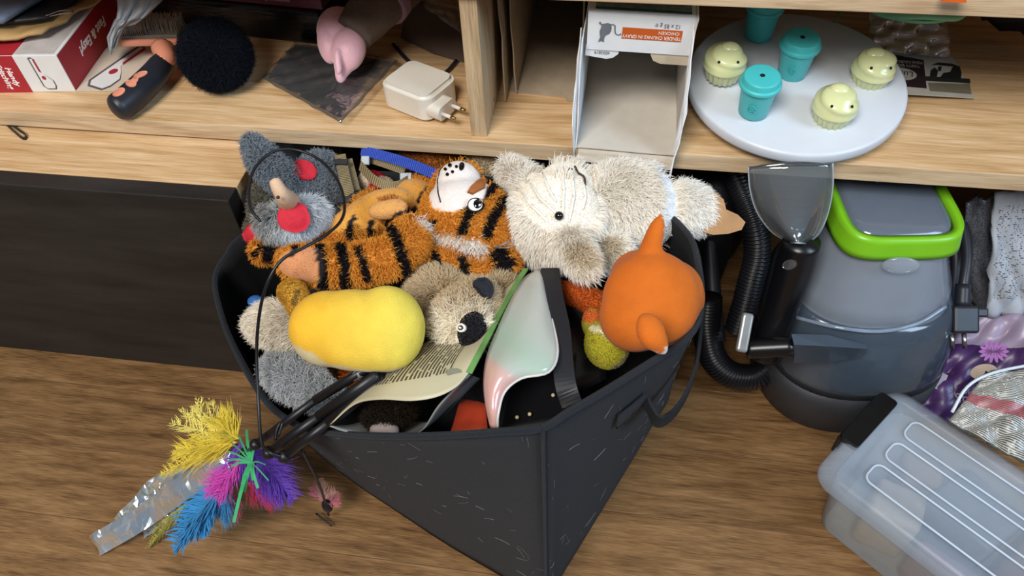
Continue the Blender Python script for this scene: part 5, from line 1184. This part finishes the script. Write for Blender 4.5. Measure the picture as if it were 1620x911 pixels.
# tool holder with horizontal grey nozzle
hb1 = aty(1178, 535, -.118); holder = Rf(CR, (0, -.75, .66))
box('holder_plate', aty(1178, 526, -.122), (.012, .040, .006), mat('satin_grey', '#8d8c8a', .3, metal=.3), cl_, R=Rf(CR*.96+CD*.18, -CF), bev=.003, seg=3)
tube('holder_arm', spl([aty(1180, 552, -.113), aty(1215, 550, -.113), aty(1255, 548, -.113)], 4), .0105, M_bpl, cl_, seg=16)
loft('crevice_tool', [[aty(1252, 528, -.112), aty(1256, 545, -.120), aty(1256, 574, -.112), aty(1252, 556, -.10)], [aty(1310, 530, -.108), aty(1312, 548, -.116), aty(1312, 573, -.108), aty(1310, 552, -.098)], [aty(1370, 545, -.100), aty(1374, 552, -.103), aty(1366, 564, -.100), aty(1366, 552, -.096)]], M_smoke, cl_, smooth=False)
# spray tool: clear scoop, black tube
tl_ = thing('spray_tool', 'black handheld spray tool with a clear scoop nozzle', 'cleaning tool', aty(1205, 560, -.09))
tp = spl([aty(1268, 380, -.052), aty(1254, 430, -.058), aty(1234, 490, -.070), aty(1218, 535, -.085), aty(1212, 560, -.09)], 6)
tube('handle', tp, np.interp(np.linspace(0, 1, len(tp)), [0, .2, .7, 1], [.0185, .0200, .0170, .0180]), M_bpl, tl_, seg=20)
tb_ = Body(); vv, ff = g_tube(tp, np.interp(np.linspace(0, 1, len(tp)), [0, .2, .7, 1], [.0185, .0200, .0170, .0180]), 20); tb_.V = vv; tb_.bvh = BVHTree.FromPolygons([tuple(p) for p in vv], ff); tb_.parent = tl_
patch('badge', tb_, 1250, 418, 12, 8, -15, mat('badge_silver', '#6f7379', .25, metal=.7), off=.001, parent=tl_); patch('button', tb_, 1231, 476, 7, 5, -20, M_dgrey, off=.002, parent=tl_)
M_scoop = film_mat('clear_scoop', '#e6ecf0', gloss=.07, fres=.9, rough=.05, haze=.07, bump=.06, bscale=60)
topl = [(1184, 264), (1215, 263), (1250, 262), (1285, 260), (1317, 258)]
Gs = []
oL = spl([A(1184, 264, 0), A(1187, 300, 0), A(1198, 335, 0), A(1220, 365, 0), A(1248, 383, 0)], 5); oR = spl([A(1317, 258, 0), A(1317, 295, 0), A(1310, 335, 0), A(1296, 368, 0), A(1276, 385, 0)], 5)
for i, (a, b) in enumerate(zip(oL, oR)):
    t_ = i/(len(oL)-1); row = []
    for u in np.linspace(0, 1, 13):
        px, py = a[0]*(1-u)+b[0]*u, a[1]*(1-u)+b[1]*u; row.append(aty(px, py, -.026-.026*t_-.016*math.sin(math.pi*u)*(.35+.65*t_)))
    Gs.append(row)
sheet('scoop', Gs, .0016, M_scoop, tl_)
Gb = [[p+A(0, .016*(1-abs(2*j/12-1)**2)*(.4+.6*i/(len(Gs)-1))+.003, -.004) for j, p in enumerate(r)] for i, r in enumerate(Gs)]
sheet('scoop_back', Gb, .0014, M_scoop, tl_)
tube('scoop_rim', [p for p in [Gs[k][0] for k in range(len(Gs))]+list(Gs[-1])+[Gs[k][-1] for k in range(len(Gs)-1, -1, -1)]], .0011, mat('scoop_edge', '#aeb6bc', .15, alpha=.7), tl_, seg=6)
lathe('spray_jet', [(.0095, 0), (.0105, .004), (.008, .014), (.004, .018)], aty(1262, 372, -.046), M_smoke, tl_, R=Rf(CR, -CD*.9+CF*.2), seg=20)
# corrugated hose
def hose(name, pts, r, par, m, pitch=.0042):
    P = spl(pts, 14); d = np.r_[0, np.cumsum(np.linalg.norm(np.diff(P, axis=0), axis=1))]; n = int(d[-1]/pitch*4); s = np.linspace(0, d[-1], n)
    Q = np.array([np.interp(s, d, P[:, i]) for i in range(3)]).T; rr_ = r*(1+.10*np.where((np.arange(n) % 4) < 2, 1, -1)); return tube(name, Q, rr_, m, par, seg=16)
M_hose = mat('hose_black', '#17171b', .32, var=.05)
ho = thing('suction_hose', 'black corrugated suction hose beside the carpet cleaner', 'hose', aty(1170, 560, -.03)*A(1, 1, 0))
hose('hose', [at(1158, 265, .27), at(1172, 300, .262), at(1192, 350, .245), at(1198, 400, .215), at(1188, 445, .185), at(1176, 490, .155), at(1165, 525, .13)], .0135, ho, M_hose)
hose('hose', [at(1120, 470, .14), at(1118, 520, .10), at(1128, 565, .065), at(1155, 592, .045), at(1192, 596, .042), at(1220, 578, .055)], .0155, ho, M_hose)
tube('wand_pipe', spl([at(1120, 330, .19), at(1124, 400, .15), at(1128, 470, .12), at(1135, 540, .09)], 6), .010, M_bmat, ho, seg=14)
# black shape added to darken the space behind the hose
Ebg = [(A(.272, .10, .12), np.eye(3), A(.035, .05, .115)), (A(.285, .16, .13), np.eye(3), A(.05, .05, .125)), (A(.27, .09, .06), np.eye(3), A(.03, .045, .055))]
tbg = thing('dark_mass_fill', 'added black shape standing in for the dark mass behind the suction hose', 'bag', (.275, .12, 0)); blob('body', Ebg, tbg, mat('black_cloth'), voxel=.006)
# power cord and plug
pc_ = thing('power_plug', 'black two-pin power plug hanging on its cord beside the cleaner', 'plug', aty(1530, 530, -.03)*A(1, 1, 0))
tube('cord', spl([at(1500, 330, .22), at(1522, 352, .22), at(1530, 400, .205), at(1526, 440, .19), at(1522, 462, .18)], 6), .0052, M_blackrub, pc_, seg=10)
tube('cord', spl([at(1498, 360, .21), at(1510, 390, .20), at(1512, 430, .18), at(1506, 480, .15), at(1500, 520, .12)], 6), .0052, M_blackrub, pc_, seg=10)
tube('strain_relief', spl([at(1524, 450, .186), at(1522, 485, .172)], 4), .0075, M_blackrub, pc_, seg=12)
box('plug_body', at(1522, 505, .165), (.028, .030, .020), M_blackrub, pc_, R=Rf(CR, -CF), bev=.003); box('plug_wing', at(1545, 494, .165), (.020, .010, .012), M_blackrub, pc_, R=Rf(CR, -CF), bev=.002)
for x in (1506, 1525): P = [at(x, 528, .160), at(x+1, 551, .148)]; tube('pin', P, .0024, mat('steel'), pc_, seg=10)

# --- bags behind the cleaner
def bag(name, label, corners, m, th, wob, seed, cat='bag', nu=26, nv=22, fr=4):
    G = quadgrid(*corners, nu, nv, wob, seed, fr); o = sheet(name, G, th, m); setp(o, label, cat); return o, G
M_lit = print_mat('bag_print', '#a2a6ad', '#4c515c', lines=64, density=.56, region=(.05, .55, .15, .9), rough=.35)
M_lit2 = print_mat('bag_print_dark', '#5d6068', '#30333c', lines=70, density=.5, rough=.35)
M_pur = print_mat('purple_bag', '#9a8ca3', '#9a8ca3', density=2, band=('V', -.1, .70, '#43285a'), rough=.38)
M_txt = print_mat('bag_print_red', '#bdbab4', '#4d524f', lines=46, along='U', density=.36, band=('V', .40, .56, '#c25a64'), rough=.35)
o_, G = bag('litter_bag', 'crinkled pale printed bag standing at the far right', (at(1560, 500, .12), at(1680, 500, .12), at(1700, 300, .27), at(1570, 300, .27)), M_lit, .004, .0032, 31)
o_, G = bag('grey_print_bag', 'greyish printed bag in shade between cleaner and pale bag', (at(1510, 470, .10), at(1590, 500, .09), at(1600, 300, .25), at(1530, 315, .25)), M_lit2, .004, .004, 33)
o_, G = bag('purple_litter_bag', 'purple and white plastic bag with a pink flower, below the plug', (at(1440, 660, .035), at(1590, 690, .06), at(1690, 500, .15), at(1530, 500, .10)), M_pur, .006, .004, 35)
pf_ = G[16, 15]; Rg = Rf(CR, -CF)
for k in range(14):
    a = k/14*6.28; poly('flower_petal', ell(.0075, .0022, 10, .0095*math.cos(a), .0055*math.sin(a), a), .0004, at(1572, 556, .135), Rg, mat('petal', '#8d4f8c', .5), o_)
poly('oval_print', ell(.015, .0085, 24, 0, 0, .15), .0005, at(1556, 588, .125), Rg, mat('oval_print', '#a1876f', .5), o_)
text('lettering', 'SEITS', .016, at(1535, 628, .115), Rg@rz(.15), mat('bag_letter', '#8a7a94', .5), o_, sx=.9)
poly('white_print', [(-.012, -.008), (.014, -.010), (.016, .010), (-.008, .012)], .0004, at(1475, 600, .075), Rg@rz(-.3), mat('bag_label', '#86808a', .5), o_)
o_, G = bag('striped_print_bag', 'pale bag of tiny print with red stripes behind the clear box', (at(1500, 668, .145), at(1640, 745, .15), at(1700, 580, .19), at(1560, 590, .17)), M_txt, .004, .0022, 37)
tube('bag_edge', spl([at(1506, 652, .166), at(1530, 612, .178), at(1570, 590, .185), at(1640, 575, .196)], 5), .0016, mat('white_plastic'), o_, seg=6)

# --- storage box
LZ = .125
pA, pB = at(1290, 742, LZ), at(1418, 604, LZ); bxv = (pB-pA)/np.linalg.norm(pB-pA); byv = A(bxv[1], -bxv[0], 0); bW = np.linalg.norm(pB-pA); bL = .26
sbx = thing('storage_box', 'translucent plastic storage box with ribbed lid and black latch', 'storage box', (pA+bxv*bW/2+byv*bL/2)*A(1, 1, 0))
RX = np.array([byv, bxv, A(0, 0, 1)]).T      # local x along the length, y across, z up
OB = (pA+pB)/2; OB[2] = 0
def L2(x, y, z): return OB+byv*x+bxv*y+A(0, 0, z)
M_lid = mat('lid_frosted', '#b4c2d2', .28, var=.04, alpha=.30, bump=.05, bscale=80); M_tub = mat('tub_frosted', '#b9c1c6', .35, var=.06, alpha=.55); M_rib = mat('lid_rib', '#c3d0de', .25, alpha=.8, var=.02)
def rr_ring(x0, x1, hy, r, z, n=5): return [L2(x, y, z) for x, y in rrect(x1-x0, 2*hy, r, n, (x0+x1)/2, 0)]
hy = bW/2
loft('tub', [rr_ring(.026, bL-.02, hy-.024, .016, .001), rr_ring(.022, bL-.016, hy-.02, .018, .008), rr_ring(.014, bL-.01, hy-.012, .02, .104)], M_tub, sbx, cap=False)
poly('tub_floor', rrect(bL-.046, 2*(hy-.024), .016, 5, (bL+.006)/2, 0), .002, L2(0, 0, .001), RX, M_tub, sbx)
loft('lid', [rr_ring(.0, bL, hy, .022, LZ-.022), rr_ring(-.002, bL+.002, hy+.001, .022, LZ-.018), rr_ring(.0, bL, hy-.001, .022, LZ-.006), rr_ring(.008, bL-.008, hy-.010, .018, LZ), rr_ring(.020, bL-.02, hy-.022, .012, LZ), rr_ring(.023, bL-.023, hy-.025, .01, LZ-.004)], M_lid, sbx)
for y0 in (-.036, 0, .036):
    P = [L2(x, y, LZ-.0025) for x, y in rrect(bL-.075, .026, .008, 4, bL/2, y0)]; tube('lid_rib', P+[P[0]], .0013, M_rib, sbx, seg=6)
lt_ = poly('latch', rrect(.020, .078, .004, 3), .009, L2(.006, .012, LZ-.005), RX, mat('latch_black', '#0d0e11', .3), sbx)
box('latch_clip', L2(-.003, .012, LZ-.016), (.006, .078, .028), mat('latch_black'), sbx, R=RX, bev=.002)
# things inside the tub
def inside(name, label, cat, c, size, m, rot=0., wob=0): o = box(name, c, size, m, R=RX@rz(rot), bev=.006, seg=2, smooth=True); setp(o, label, cat); return o
inside('cream_packet', 'cream packet seen blurred through the box near its left corner', 'packet', L2(.075, -.022, .050), (.05, .045, .075), mat('cream_packet', '#b5a791', .6), .3)
inside('grey_packet', 'grey-blue packet seen through the middle of the lid', 'packet', L2(.13, .02, .055), (.07, .06, .095), mat('greyblue_packet', '#6b7480', .5), -.2)
inside('mauve_packet', 'mauve packet seen through the front wall of the clear box', 'packet', L2(.15, -.030, .035), (.08, .026, .055), mat('mauve_packet', '#7a5a70', .5), .1)
inside('brown_packet', 'tan packet seen through the lid beside the latch', 'packet', L2(.072, .026, .050), (.04, .04, .09), mat('tan_packet', '#8a7258', .6), .5)
inside('pink_packet', 'dull pink packet seen through the lid at the frame edge', 'packet', L2(.20, .03, .055), (.05, .06, .095), mat('pink_packet', '#8f6a70', .5), 0)
